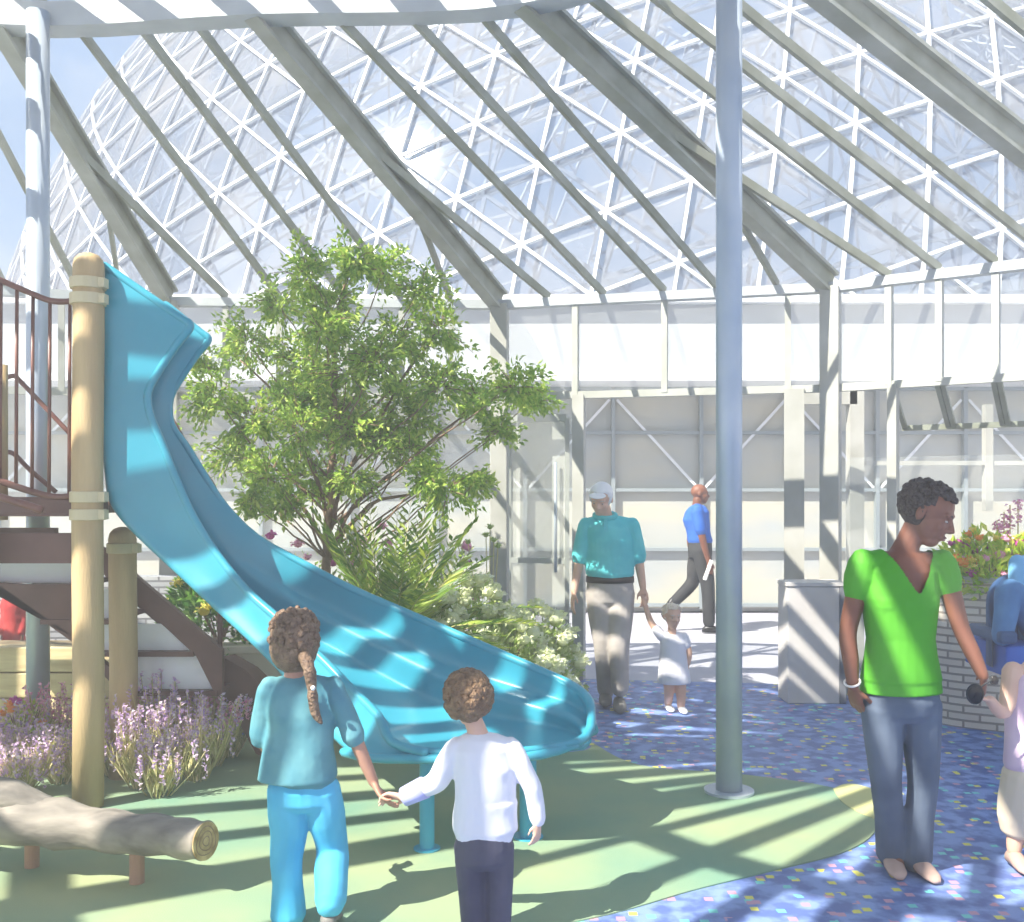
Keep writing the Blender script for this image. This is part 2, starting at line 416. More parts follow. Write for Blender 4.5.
for i, rs in bays.items():
    for r in rs:
        e = W3(i, r[1])
        if r[0] == 'r': s_ = R3(i, r[2])
        elif r[0] == 'j0': s_ = lerp(R3(i, 0), V((*WALL[i], ZE+.05)), .42)
        else: s_ = lerp(R3(i+1, 0), V((*WALL[i+1], ZE+.05)), .55)
        g = MB(); g.beam(s_, e, .032, .062); g.build('rafter', M['rafter'], ceiling)
for i in range(6):
    a, b, c, d = R3(i, 0), R3(i+1, 0), V((*WALL[i+1], ZE)), V((*WALL[i], ZE))
    z = V((0,0,.13)); g = MB(); g.quad(a+z, b+z, c+z, d+z); g.build('roof_glass', M['roofglass'], ceiling)
# added overhead cone, shaped to cast shade stripes: radial rafters up to hub
HUB = V((-2.6,1.9,7.6))
hb = MB(); hb.ball(HUB, .45, .45, .3); hb.build('added_hub', M['beam_light'], ceiling, smooth=True)
nR = 40
for k in range(nR):
    t = k/nR*(len(rl)-1); p = lerp(rl[int(t)], rl[min(int(t)+1, len(rl)-1)], t-int(t))
    g = MB(); p = p+V((0,0,.14)); g.beam(p, HUB, (.15,.10,.28,.13)[k % 4], .06); g.build('added_shade_rafter', M['rafter'], ceiling)
for f_, w_ in ((.3,.16),(.62,.14)):
    g = MB(); pts = [lerp(p, HUB, f_) for p in rl]
    for a, b in zip(pts[:-1], pts[1:]): g.beam(a, b, w_, .10)
    g.build('added_shade_purlin', M['rafter'], ceiling)

# walls
ZT = 2.47
names = ['wall_far_left','wall_left','wall_back_left','wall_back','wall_back_right','wall_right']
def column_mesh(i, w=.13, dpt=.2):
    x, y = WALL[i]
    a = V((WALL[i][0]-WALL[i-1][0], WALL[i][1]-WALL[i-1][1], 0)).normalized(); b = V((WALL[i+1][0]-WALL[i][0], WALL[i+1][1]-WALL[i][1], 0)).normalized()
    t = (a+b).normalized(); ang = math.atan2(t.y, t.x)
    g = MB(); g.box((x, y, ZE/2), (w, dpt, ZE), ang); return g
mull = {2: [(.17,0),(.33,0),(.53,0),(.70,0),(.85,0)], 3: [(.245,1),(.52,0),(.88,1)], 4: [(.21,2),(.38,0),(.56,0),(.72,0),(.86,0)], 1: [(.35,0),(.7,0)], 0: [(.5,0)], 5: [(.5,0)]}
for i in range(6):
    A = V((*WALL[i], 0)); B = V((*WALL[i+1], 0)); d = (B-A).normalized(); ang = math.atan2(d.y, d.x)
    nrm = V((-d.y, d.x, 0))
    w = empty(names[i], (A+B)/2, kind='structure')
    if i > 0: column_mesh(i, .15, .20).build('column', M['column'], w, bevel=.006)
    g = MB(); L_ = (B-A).length
    g.box((A+B)/2+V((0,0,ZT)), (L_-.1, .07, .06), ang); g.build('transom', M['mullion'], w)
    if i not in (3,):
        g = MB(); g.box((A+B)/2+V((0,0,.06)), (L_-.1, .10, .12), ang); g.build('sill', M['mullion'], w)
    for t, kind in mull[i]:
        p = lerp(A, B, t)
        g = MB(); g.box(p+V((0,0,(ZE+ZT)/2)), (.05, .08, ZE-ZT), ang); g.build('mullion', M['mullion'], w)
        if kind >= 1:
            wd = .10 if kind == 1 and i == 3 else .07
            q = p+(d*.05 if t > .6 and i == 3 else d*.03)
            if i == 3 and t > .6: wd = .16
            g = MB(); g.box(q+V((0,0,ZT/2)), (wd, .10, ZT), ang); g.build('post', M['column'], w)
    if i == 4:   # awning sashes tilted outward under the transom
        ts = [0.0]+[m_[0] for m_ in mull[4]]+[1.0]
        for k in range(1, len(ts)-1):
            a = lerp(A, B, ts[k])+V((0,0,ZT)); b = lerp(A, B, ts[k+1])+V((0,0,ZT))
            o_ = nrm*.42+V((0,0,-.32)); g = MB()
            g.beam(a+d*.02, a+o_+d*.02, .035, .035); g.beam(b-d*.02, b+o_-d*.02, .035, .035); g.beam(a+o_, b+o_, .035, .045); g.beam(a, b, .03, .03)
            f_ = g.build('awning_sash', M['rafter'], w)
            g = MB(); g.quad(a, b, b+o_, a+o_); g.build('pane', M['wallglass'], f_)
    g = MB(); zz = V((0,0,1))
    if i == 3:
        # open doorway in the middle, glass above and at the left
        g.quad(A+zz*ZT, B+zz*ZT, B+zz*ZE, A+zz*ZE); p = lerp(A, B, .245)
        g.quad(A, p, p+zz*ZT, A+zz*ZT)
    elif i == 4:
        g.quad(A+zz*ZT, B+zz*ZT, B+zz*ZE, A+zz*ZE); g.quad(A, B, B+zz*1.9, A+zz*1.9)
    else: g.quad(A, B, B+zz*ZE, A+zz*ZE)
    g.build('glass', M['wallglass'], w)
# frosted side screen with rails beside the doorway
A = V((*WALL[3], 0)); B = V((*WALL[4], 0)); d = (B-A).normalized()
door = empty('door_1', lerp(A, B, .13), kind='structure'); g = MB()
a = lerp(A, B, .03)+V((0,.35,0)); b = lerp(A, B, .225)+V((0,.35,0))
g.beam(a+V((0,0,.05)), a+V((0,0,2.3)), .05, .04); g.beam(b+V((0,0,.05)), b+V((0,0,2.3)), .05, .04); g.beam(a+V((0,0,2.3)), b+V((0,0,2.3)), .05, .07); g.beam(a+V((0,0,.08)), b+V((0,0,.08)), .05, .1); g.beam(a+V((0,0,1.0)), b+V((0,0,1.0)), .04, .05)
g.build('door_frame', M['mullion'], door)
g = MB(); g.quad(a, b, b+V((0,0,2.3)), a+V((0,0,2.3))); g.build('pane', glass('frosted', (.93,.93,.9,1), .45, hazecol=srgb(226,224,214), c2=srgb(240,236,222), scale=1.5), door)
g = MB(); m_ = lerp(a, b, .8)+V((0,-.06,0)); g.tube([m_+V((0,0,.9)), m_+V((0,0,1.9))], .015); g.build('door_handle', M['steel'], door, smooth=True)
# portal frame just outside the right bay
portal = empty('door_2', P(850,560,9.2).xy.to_3d(), kind='structure'); g = MB()
p0 = P(855,560,9.3); p0.z = 0; g.box(p0+V((0,0,1.28)), (.13,.12,2.56)); g.box(p0+V((-.28,0,2.50)), (.56,.12,.12)); g.box(p0+V((1.2,.1,1.9)), (2.4,.06,.04)); g.box(p0+V((1.28,.1,1.95)), (.07,.08,1.0)); 
g.build('door_frame', M['column'], portal)

# free-standing poles
def pole(px, base_y, wpx, top, label, Yover=None):
    b = G(px, base_y) if not Yover else V(((px-CX)*Yover/F, Yover, 0)); r = wpx*b.y/F/2
    o = empty('steel_column', b, label, 'column', 'round steel columns carrying the roof ring')
    g = MB(); g.tube([b+V((0,0,0)), b+V((0,0,top))], r, 28); g.build('shaft', M['steel'], o, smooth=False)
    for p in o.children[0].data.polygons: p.use_smooth = len(p.vertices) == 4
    g = MB(); g.tube([b, b+V((0,0,.02))], r*1.9, 28); g.build('base_plate', M['steel'], o)
    return o
pole(729, 793, 26, ZR-.02, 'tall pale steel roof column standing on the green floor between the elderly man and the woman in green')
pole(38, 0, 22, ZR-.02, 'tall pale steel roof column behind the climbing frame railing at the far left', 6.42)

# =====================================================================
# Beyond the glass: white building and the big lattice dome
# =====================================================================
YB = 13.6
bl = empty('building', (0,YB,0), 'long low white building with deep fascia and gridded windows behind the glass wall', 'building')
g = MB(); g.box((1,YB+1.25,2.0), (30,2.2,4.0)); g.build('wall', M['render_wall'], bl)
g = MB(); g.box((1,YB+.5,3.62), (30.6,2.2,.95)); g.build('fascia', M['fascia'], bl)
g = MB(); g.box((1,YB+.45,4.13), (30.8,2.4,.10)); g.box((1,YB+.42,3.12), (30.8,2.3,.09)); g.build('trim', M['white'], bl)
for k in range(-9, 12):
    x = 1.98+k*1.2
    w = MB(); y = YB+.06
    w.box((x-.6, y, 1.55), (.05,.10,3.0))
    for zz in (.10,.86,1.67,2.45,3.05): w.box((x, y, zz), (1.15,.08,.045))
    wo = w.build('window', M['winframe'], bl)
    pn = MB(); pn.box((x, y+.05, 1.55), (1.199,.02,3.0)); pn.build('pane', M['winglass'], wo)
    br = MB(); br.beam((x-.55,y-.02,1.7),(x+.55,y-.02,2.9), .02, .035) if k % 2 else br.beam((x-.55,y-.02,2.9),(x+.55,y-.02,1.7), .02, .035)
    br.build('brace', M['white'], wo)

DC = V((4.9,39.2,1.6)); DR = 22.8
dome = empty('geodesic_dome', (6.1,38,0), 'huge glass dome of white triangular space-frame lattice rising behind the building', 'dome')
tilt = Matrix.Rotation(R(9), 3, 'Y')
def dpt(az, el, r):
    a, e = R(az), R(el); v = V((math.sin(a)*math.cos(e), -math.cos(a)*math.cos(e), math.sin(e)))
    return DC+tilt@v*r
ZD = 2.6
def lattice(step, r, w, name, m, azr, elr, webs=None):
    g = MB(); nI = int(azr/step)
    for i in range(-nI, nI+1):
        for j in range(0, int((elr[1]-elr[0])/step)+1):
            def nd(ii, jj): return (ii*step*.9, elr[0]+(jj+(.5 if ii % 2 else 0))*step)
            a = nd(i, j); A_ = dpt(*a, r)
            if A_.z < ZD: continue
            o = 0 if i % 2 else -1
            for q in (nd(i, j+1), nd(i+1, j+o), nd(i+1, j+o+1)):
                B_ = dpt(*q, r)
                if B_.z > ZD: g.beam(A_, B_, w, w, (A_-DC).normalized())
            if webs:
                for q in (nd(i, j+.5), nd(i+1, j+o+.5)):
                    g.beam(A_, dpt(q[0]+step*.2, q[1], r-webs), w*.55, w*.55, V((0,1,0)))
    return g.build(name, m, dome)
lattice(3.8, DR+.12, .058, 'outer_lattice', M['lattice'], 100, (-14,62))
lattice(3.8, DR-1.1, .075, 'inner_lattice', M['lattice_in'], 100, (-12,62), webs=-1.1)
g = MB(); na, ne = 72, 30; vs = []
for j in range(ne+1):
    for i in range(na+1): vs.append(dpt(-108+i*216/na, -16+j*80/ne, DR+.05))
g.add(vs, [(j*(na+1)+i, j*(na+1)+i+1, (j+1)*(na+1)+i+1, (j+1)*(na+1)+i) for j in range(ne) for i in range(na)])
g.build('glazing', M['domeglass'], dome, smooth=True)
# back of the dome
g = MB()
for i in range(-9, 10):
    for j in range(0, 9):
        a = dpt(180+i*8, j*8, DR); b = dpt(180+i*8, j*8+8, DR); c = dpt(180+i*8+8, j*8+4, DR)
        g.beam(a, b, .14, .14); g.beam(a, c, .14, .14); g.beam(b, c, .14, .14)
g.build('far_lattice', M['lattice_in'], dome)

# =====================================================================
# Climbing frame: deck, posts, stairs, railing
# =====================================================================
frame = empty('climbing_frame', (-2.4,5.4,0), 'timber and brown steel play platform with railing, white-riser stairs and round posts at the left', 'climbing frame')
def round_post(px, Y, wpx, ztop, name='post', bands=()):
    x = (px-CX)*Y/F; r = wpx*Y/F/2; g = MB()
    ks = [0, .6, 1.2, 1.8, 2.4]
    zs = [z for z in ks if z < ztop-r*1.2]+[ztop-r*.9, ztop-r*.45, ztop-r*.15, ztop]
    rs = [r]*(len(zs)-3)+[r*.90, r*.62, r*.2]
    pts = [V((x+.004*math.sin(z*3), Y, z)) for z in zs]
    g.tube(pts, rs, 26); o = g.build(name, M['wood_post'], frame, smooth=True)
    for z in bands:
        b = MB(); b.tube([V((x,Y,z-.028)), V((x,Y,z+.028))], r*1.16, 26); b.box((x+r*.9,Y-.02,z), (r*.9,r*.8,.05)); b.build('clamp', M['post_cap'], o, bevel=.004)
    return o
Yp = 5.12
round_post(88, Yp, 30, 2.84, bands=(2.68,2.60,1.59,1.50))
round_post(123, 5.66, 27, 1.42, bands=(1.30,))
round_post(88-60, 6.3, 30, .3)
round_post(-30, 5.12, 32, 2.84, bands=(2.68,1.59))
# deck
g = MB()
for k in range(8): g.box((-3.15, 5.2+.15*k, 1.54), (2.05,.135,.07))
g.build('deck', M['brown'], frame, bevel=.004)
g = MB(); g.box((-3.15,5.16,1.54), (2.0,.04,.10)); g.build('deck_edge', M['brown'], frame)
a = P(0,533,5.3); b = P(74,563,5.3)
g = MB(); g.box((-3.05,5.30,(a.z+b.z)/2), (1.52,.05,a.z-b.z)); g.build('deck_beam', M['brown'], frame)
g = MB(); g.box((-3.55,6.15,(a.z+b.z)/2), (1.5,.05,a.z-b.z)); g.build('deck_beam', M['brown'], frame)
# stairs behind the posts: run of treads falling to the right
Ys0, Ys1 = 5.75, 6.3
def board(poly, Y, th, m, name):
    n = len(poly); f_ = [P(x, y, Y) for x, y in poly]; b_ = [p+V((0,th,0)) for p in f_]
    g = MB(); g.add(f_+b_, [tuple(range(n)), tuple(reversed(range(n, 2*n)))]+[(i, n+i, n+(i+1) % n, (i+1) % n) for i in range(n)])
    return g.build(name, m, frame)
board([(-20,586),(0,583),(42,586),(78,590),(78,640),(110,668),(110,682),(72,642),(0,590),(-20,572)], Ys0, .05, M['brown'], 'stringer')
board([(96,545),(112,552),(137,577),(222,650),(222,700),(214,692),(196,656),(165,627),(137,604),(96,568)], Ys0, .05, M['brown'], 'stringer')
board([(112,562),(137,582),(216,652),(216,690),(196,660),(165,630),(137,606),(108,580)], Ys1, .05, M['brown'], 'stringer')
for (x0, y0, x1, y1) in ((0,563,76,583),(44,589,110,619),(96,624,190,651),(136,655,224,690)):
    f_ = [P(x0, y0, Ys0+.06), P(x1, y0, Ys0+.06), P(x1, y1, Ys0+.06), P(x0, y1, Ys0+.06)]
    if x0 == 96: f_[1] = P(162, y0, Ys0+.06)
    if x0 == 136: f_ = [P(136,655,Ys0+.06), P(196,655,Ys0+.06), P(212,672,Ys0+.06), P(217,690,Ys0+.06), P(136,690,Ys0+.06)]
    n = len(f_); b_ = [p+V((0,.02,0)) for p in f_]; g = MB()
    g.add(f_+b_, [tuple(range(n)), tuple(reversed(range(n, 2*n)))]+[(i, n+i, n+(i+1) % n, (i+1) % n) for i in range(n)])
    g.build('riser', M['riser'], frame)
for (x0, x1, y) in ((30,76,586),(44,112,621),(96,196,653),(136,220,692)):
    a = P(x0, y, Ys0+.04); b = P(x1, y, Ys0+.04)
    g = MB(); g.box(((a.x+b.x)/2, (Ys0+Ys1)/2, a.z), (b.x-a.x, Ys1-Ys0+.02, .028)); g.build('tread', M['brown'], frame)
# stair handrail behind the slide
rp = smooth_path([P(172,420,6.2), P(196,462,6.2), P(214,488,6.2), P(219,520,6.2), P(220,600,6.2), P(220,690,6.2)], 5)
g = MB(); g.tube(rp, .016, 10); g.build('handrail', M['rail'], frame, smooth=True)
# brown kerb panel and ochre block at the stair foot
g = MB()
kb = [(222,655),(245,668),(268,690),(272,760),(256,752),(236,716),(222,696)]
# railing (curved tubes and balusters)
rl_top = smooth_path([P(-30,268,5.15), P(0,280,5.15), P(28,292,5.15), P(52,301,5.15), P(76,301,5.13)], 5)
g = MB(); g.tube(rl_top, .016, 10); g.build('top_rail', M['rail'], frame, smooth=True)
rl_bot = smooth_path([P(-20,474,5.15), P(0,481,5.15), P(30,491,5.15), P(55,497,5.15), P(74,496,5.15)], 5)
g = MB(); g.tube(rl_bot, .018, 10); g.build('bottom_rail', M['rail'], frame, smooth=True)
g = MB(); g.tube(smooth_path([P(-20,488,5.0), P(0,497,5.0), P(20,503,5.0), P(42,510,5.0)], 4), .02, 12); g.build('stub_rail', M['rail'], frame, smooth=True)
for x, yt, yb in ((-14,274,478),(1,280,482),(17,288,487),(33,294,491),(50,300,496),(70,301,498)):
    g = MB(); g.tube([P(x, yt, 5.15), P(x-1, yb, 5.15)], .0095, 8); g.build('baluster', M['rail'], frame, smooth=True)
for pts in ([(6,378),(14,376),(22,383),(74,438)], [(4,452),(14,454),(30,470),(56,492)]):
    g = MB(); g.tube(smooth_path([P(x, y, 5.8) for x, y in pts], 4), .014, 8); g.build('inner_rail', M['rail'], frame, smooth=True)
g = MB(); g.tube([P(6,378,5.8), P(5,455,5.8)], .012, 8); g.build('baluster', M['rail'], frame, smooth=True)
g = MB(); g.tube([P(1,365,5.5), P(1,520,5.5)], .035, 12); g.build('timber_upright', M['wood_post'], frame, smooth=True)

# kerb of the raised bed at the foot of the stairs
A_ = [P(x, y, 6.0) for x, y in kb]
n = len(A_); B_ = [p+V((0.05,.10,0)) for p in A_]
g = MB(); g.add(A_+B_, [tuple(range(n)), tuple(reversed(range(n, 2*n)))]+[(i, n+i, n+(i+1) % n, (i+1) % n) for i in range(n)])
mn = min(p.z for p in A_)
o = g.build('kerb_board', M['brown'])
for v in o.data.vertices: v.co.z -= mn
tag(o, 'curved dark brown edging board rising from the floor beside the girl with the ponytail', 'edging board')
x0 = P(202,692,6.0); g = MB(); g.box((x0.x+.05,6.1,.215), (.12,.2,.43))
tag(g.build('stone_block', M['ochre'], bevel=.01), 'small ochre block under the foot of the stairs behind the lavender', 'block')

# =====================================================================
# Slide
# =====================================================================
slide = empty('slide', V((-1.2,4.9,0)), 'teal moulded plastic slide with high hood curving down from the platform to a flared exit', 'slide')
ST = [ # E (near lower edge), NR (near rim), FR (far rim), FB (far bottom), Ynear, Yfar
 ((102,272),(105,266),(130,284),(132,300),5.18,5.55),
 ((102,318),(150,297),(166,305),(150,330),5.18,5.55),
 ((102,342),(182,319),(200,332),(163,350),5.18,5.55),
 ((102,352),(189,323),(207,337),(165,360),5.18,5.55),
 ((102,362),(189,329),(207,342),(162,370),5.18,5.55),
 ((102,378),(177,344),(196,355),(160,385),5.18,5.55),
 ((102,400),(160,369),(182,376),(150,405),5.18,5.55),
 ((102,424),(148,392),(170,398),(148,430),5.18,5.55),
 ((102,450),(150,415),(171,424),(150,460),5.18,5.55),
 ((106,480),(162,444),(186,446),(158,490),5.18,5.55),
 ((107,506),(177,482),(205,477),(165,522),5.18,5.56),
 ((138,538),(194,519),(226,508),(190,548),5.17,5.58),
 ((176,572),(218,556),(257,538),(225,590),5.12,5.58),
 ((216,610),(246,590),(300,562),(268,618),5.04,5.55),
 ((262,652),(282,622),(350,588),(318,644),4.93,5.48),
 ((296,690),(318,655),(400,610),(362,668),4.82,5.38),
 ((322,726),(350,688),(440,627),(412,696),4.70,5.28),
 ((344,752),(378,716),(488,648),(452,712),4.55,5.18),
 ((372,758),(392,742),(532,667),(500,722),4.44,5.08),
 ((420,759),(424,752),(566,682),(540,728),4.38,4.98),
 ((480,759),(482,753),(584,694),(566,732),4.38,4.88),
 ((540,755),(541,749),(591,708),(582,738),4.42,4.78),
 ((578,747),(580,741),(592,728),(588,742),4.52,4.68)]
rows = []
for k, (E, NR, FR, FB, Yn, Yf) in enumerate(ST):
    e = P(*E, Yn); nr = P(*NR, Yn); fr = P(*FR, Yf); fb = P(*FB, Yf-.03)
    # far lower corner keeps close to the near lower edge in height
    if k < 11: fb = V((lerp(e.x, fr.x, .0)+ (fr.x-nr.x)*.3, Yf, e.z))
    nb = e+V((0,.05,.02))
    row = []
    for t in (0,.12,.3,.5,.7,.88,1): row.append(lerp(nr, e, t)+V((0, .02*math.sin(t*PI) if k > 10 else 0, 0)))
    for t in (.12,.35,.6,.85): row.append(lerp(nb, fb, t)+V((0,0,-.03*math.sin(t*PI))))
    hgt = fr-fb
    prof = [(0,0),(.12,.02),(.3,.03),(.44,.030),(.50,.125),(.70,.14),(.86,.145),(1,.14)] if k > 12 else [(0,0),(.12,0),(.3,0),(.46,0),(.52,0),(.70,0),(.86,0),(1,0)]
    up_ = hgt; outw = V((0,1,0)) if k < 17 else V((.6,.8,0)).normalized()
    for h, o_ in prof:
        p = fb+hgt*h-outw*(.14-o_)*.35*math.sin(h*PI)
        if k > 12: p = fb+hgt*h+outw*(o_-.14*h)
        row.append(p)
    rows.append(row)
vs = []; nc = len(rows[0])
for r in rows: vs += r
fs = [(i*nc+j, (i+1)*nc+j, (i+1)*nc+j+1, i*nc+j+1) for i in range(len(rows)-1) for j in range(nc-1)]
g = MB(); g.add(vs, fs); o = g.build('chute', M['slide'], slide, smooth=True)
baked(o, [('SUBSURF', dict(levels=2, render_levels=2)), ('SOLIDIFY', dict(thickness=.028, offset=0.0))])
# rolled rims
def rim(idx, a0, a1, r):
    pts = smooth_path([rows[i][idx] for i in range(a0, a1)], 3); g = MB(); g.capsule(pts, r, 10)
    g.build('rim', M['slide'], slide, smooth=True)
rim(0, 0, 20, .022); 
g = MB(); g.capsule(smooth_path([rows[i][nc-1] for i in range(1, len(rows)-1)]+[lerp(rows[-1][6], rows[-1][nc-1], .5)]+[rows[i][6] for i in range(len(rows)-2, 16, -1)], 3), .022, 10); g.build('outer_rim', M['slide'], slide, smooth=True)
for px, by, ty, ww in ((427,850,752,15),(528,838,752,17)):
    b = G(px, by); g = MB(); t = V((b.x, b.y, EYE-(ty-HY)*b.y/F-.01)); g.tube([b, t], ww*b.y/F/2, 18); g.tube([b, b+V((0,0,.012))], ww*b.y/F*.9, 18)
    g.build('leg', M['slide_leg'], slide, smooth=False)
g = MB(); b = V((-1.55,5.35,0)); 

# =====================================================================
# Log bench
# =====================================================================
log = empty('log_bench', G(80,870), 'weathered grey driftwood log bench on round stub legs at the bottom left', 'bench')
Yl = 3.75
pts = smooth_path([P(-120,800,4.2), P(-60,808,4.2), P(0,817,4.2), P(60,824,4.18), P(120,831,4.13), P(170,837,4.05), P(205,841,3.98)], 5)
n = len(pts); rad = [.125-.035*(i/(n-1))+.006*math.sin(i*1.7) for i in range(n)]
rad = [r*.82 if i > n*.5 else r*.95 for i, r in enumerate(rad)]
g = MB(); g.tube(pts, rad, 26); o = g.build('trunk', M['log'], log, smooth=True)
for v in o.data.vertices:
    nv = noise.noise(V(v.co)*6)*.012; v.co.z += nv; v.co.y += nv*.6
d = (pts[-1]-pts[-2]).normalized(); g = MB(); g.tube([pts[-1]-d*.004, pts[-1]+d*.006], rad[-1]*.97, 26)
e = g.build('cut_end', M['logend'], log); tag(e, 'pale sawn end grain with growth rings')
for k in range(1, 4):
    g = MB(); c = pts[-1]+d*.006; X = d.cross(V((0,0,1))).normalized(); U = X.cross(d)
    ring = [c+(X*math.cos(a)+U*math.sin(a))*rad[-1]*.24*k*(1+.06*math.sin(3*a+k)) for a in [2*PI*q/24 for q in range(25)]]
    g.tube(ring, .0022, 5, cap=False); g.build('growth_ring', M['bark'], e)
g = MB(); g.capsule(smooth_path([P(-60,792,4.22), P(-20,792,4.22), P(14,797,4.2), P(45,811,4.2), P(74,818,4.18)], 4), [.06]*4+[.085]*5+[.075]*4+[.05]*4, 16, asp=.8); g.build('branch_stub', M['log'], log, smooth=True)
for px, py in ((32,868),(137,884),(-70,858)):
    b = G(px, py); g = MB(); g.tube([b, b+V((0,0,.20))], .030, 16); g.build('leg', M['logleg'], log, smooth=False)

# =====================================================================
# Planters, brick walls, bin
# =====================================================================
def uv_strip(name, path, z0, z1, th, m, parent=None, cap=None):
    me = bpy.data.meshes.new(name); vs = []; fs = []; uvs = []
    path = [V((x, y, 0)) for x, y in path]; L_ = [0]
    for a, b in zip(path[:-1], path[1:]): L_.append(L_[-1]+(b-a).length)
    n = len(path); off = []
    for i, p in enumerate(path):
        d = (path[min(i+1, n-1)]-path[max(i-1, 0)]).normalized(); off.append(V((-d.y, d.x, 0))*th)
    for p, o in zip(path, off): vs += [(p.x, p.y, z0), (p.x, p.y, z1), (p.x+o.x, p.y+o.y, z1), (p.x+o.x, p.y+o.y, z0)]
    for i in range(n-1):
        for k in range(4):
            k2 = (k+1) % 4
            fs.append((i*4+k, (i+1)*4+k, (i+1)*4+k2, i*4+k2)); vv = [z0, z1, z1+th, z1+th+z1-z0, z1+2*th+z1-z0]
            uvs += [(L_[i], vv[k]), (L_[i+1], vv[k]), (L_[i+1], vv[k+1]), (L_[i], vv[k+1])]
    fs += [(0,1,2,3), (n*4-1,n*4-2,n*4-3,n*4-4)]; uvs += [(0,z0),(0,z1),(th,z1),(th,z0)]*2
    me.from_pydata(vs, [], fs); ul = me.uv_layers.new(name='UVMap')
    for i, u in enumerate(uvs): ul.data[i].uv = u
    me.materials.append(m); o = bpy.data.objects.new(name, me); col.objects.link(o)
    if parent:
        o.parent = parent
        for v in me.vertices: v.co -= wloc(parent)
    return o
# right curved planter
cx, cy, rr = 4.55, 7.9, 1.45
cp = [(p.x, p.y) for p in smooth_path([(2.98,7.55,0),(2.94,7.2,0),(3.04,6.92,0),(3.4,6.70,0),(3.9,6.5,0),(4.5,6.2,0)], 4)]
pl = empty('brick_planter', (4.2,7.0,0), 'curved white brick planter holding bright flowers behind the woman in green', 'planter')
uv_strip('brick_wall', cp, 0, 1.0, .16, M['brick'], pl)
uv_strip('coping', cp, 1.0, 1.04, .18, M['render_wall'], pl)
inner = [(x+.06, y+.08) for x, y in cp]+[(4.62,6.4),(3.3,7.48)]
g = MB(); g.prism(inner, .8, .93); g.build('soil', M['soil'], pl)
# left grey brick wall
bw = uv_strip('brick_wall', [(-6.5,8.15),(-4.2,8.25),(-3.0,8.3),(-2.2,8.35)], 0, .92, .2, M['brick_grey'])
tag(bw, 'low grey brick wall seen behind the stairs of the climbing frame', 'brick wall')
# timber sleeper planter
tp = empty('timber_planter', (-3.4,7.0,0), 'pale timber sleeper raised bed behind the left steel column', 'planter')
for k, z in enumerate((.09,.27,.45)):
    g = MB(); g.box((-3.45,7.05,z), (2.3,.14,.172)); g.build('sleeper', M['timber'], tp, bevel=.01)
g = MB(); g.box((-3.45,7.45,.24), (2.2,.66,.46)); g.build('soil', M['soil'], tp)
# cream bench / planter edge right of the stairs
cb = empty('stone_planter', (-1.6,6.9,0), 'cream stone raised bed holding the yellow-flowered shrub beside the slide', 'planter')
a = P(216,650,6.75); b = P(560,676,6.75)
g = MB(); g.box((-1.62,6.85,.28), (1.0,.14,.50)); g.build('front_wall', M['cream_block'], cb, bevel=.01)
g = MB(); g.box((-1.62,6.84,.555), (1.06,.2,.05)); g.build('coping', M['cream_block'], cb, bevel=.006)
g = MB(); g.box((-1.62,7.2,.25), (1.0,.56,.5)); g.build('soil', M['soil'], cb)
# bin
bb = V(((815-CX)*7.66/F,7.66,0)); bn = empty('litter_bin', bb, 'square pale grey cabinet bin by the glass wall left of the woman in green', 'bin')
bx = .235; bz = .9
g = MB(); g.box(bb+V((-.01,.14,bz/2)), (.40,.28,bz)); g.build('body', M['bin'], bn, bevel=.008)
g = MB(); g.box(bb+V((.215,.14,bz/2)), (.05,.29,bz)); g.build('side_panel', M['bin_dark'], bn, bevel=.004)
g = MB(); g.box(bb+V((.01,.14,bz+.015)), (.46,.30,.03)); g.build('lid', M['bin'], bn, bevel=.004)

# =====================================================================
# Plants
# =====================================================================
def rv(s=1): return V((rng.uniform(-s,s), rng.uniform(-s,s), rng.uniform(-s,s)))
# --- tree
TY = 7.25
tb = V(((326-CX)*TY/F, TY, 0))
tree = empty('tree', tb, 'airy multi-branched green tree standing in the bed behind the slide', 'tree')
g = MB()
def branch(pts, r0, r1, seg=8):
    q = smooth_path(pts, 4); n = len(q)
    for i in range(1, n-1): q[i] = q[i]+rv(.012)
    g.tube(q, [lerp(r0, r1, i/(n-1)) for i in range(n)], seg)
T = lambda x, y, dy=0: P(x, y, TY+dy)
main = [tb, T(326,600), T(328,540), T(332,470), T(334,400), T(338,330), T(346,268)]
branch(main, .042, .010)
blobs = [(308,276,34),(352,262,26),(385,268,30),(418,292,30),(330,310,40),(280,305,28),(440,330,34),(395,340,44),(250,345,38),(300,365,46),(348,372,44),(215,395,34),(250,420,40),(300,430,46),(350,430,42),(400,400,40),(440,385,34),(478,400,30),(515,385,32),(535,400,24),(500,430,24),(410,450,30),(448,488,32),(425,475,22),(475,485,20),(232,455,28),(268,475,34),(310,478,34),(352,480,26),(284,505,20),(250,500,18),(200,360,18),(322,330,34),(345,410,40),(375,360,36),(320,395,34),(385,440,30),(290,395,30),(420,420,30)]
lf = MB()
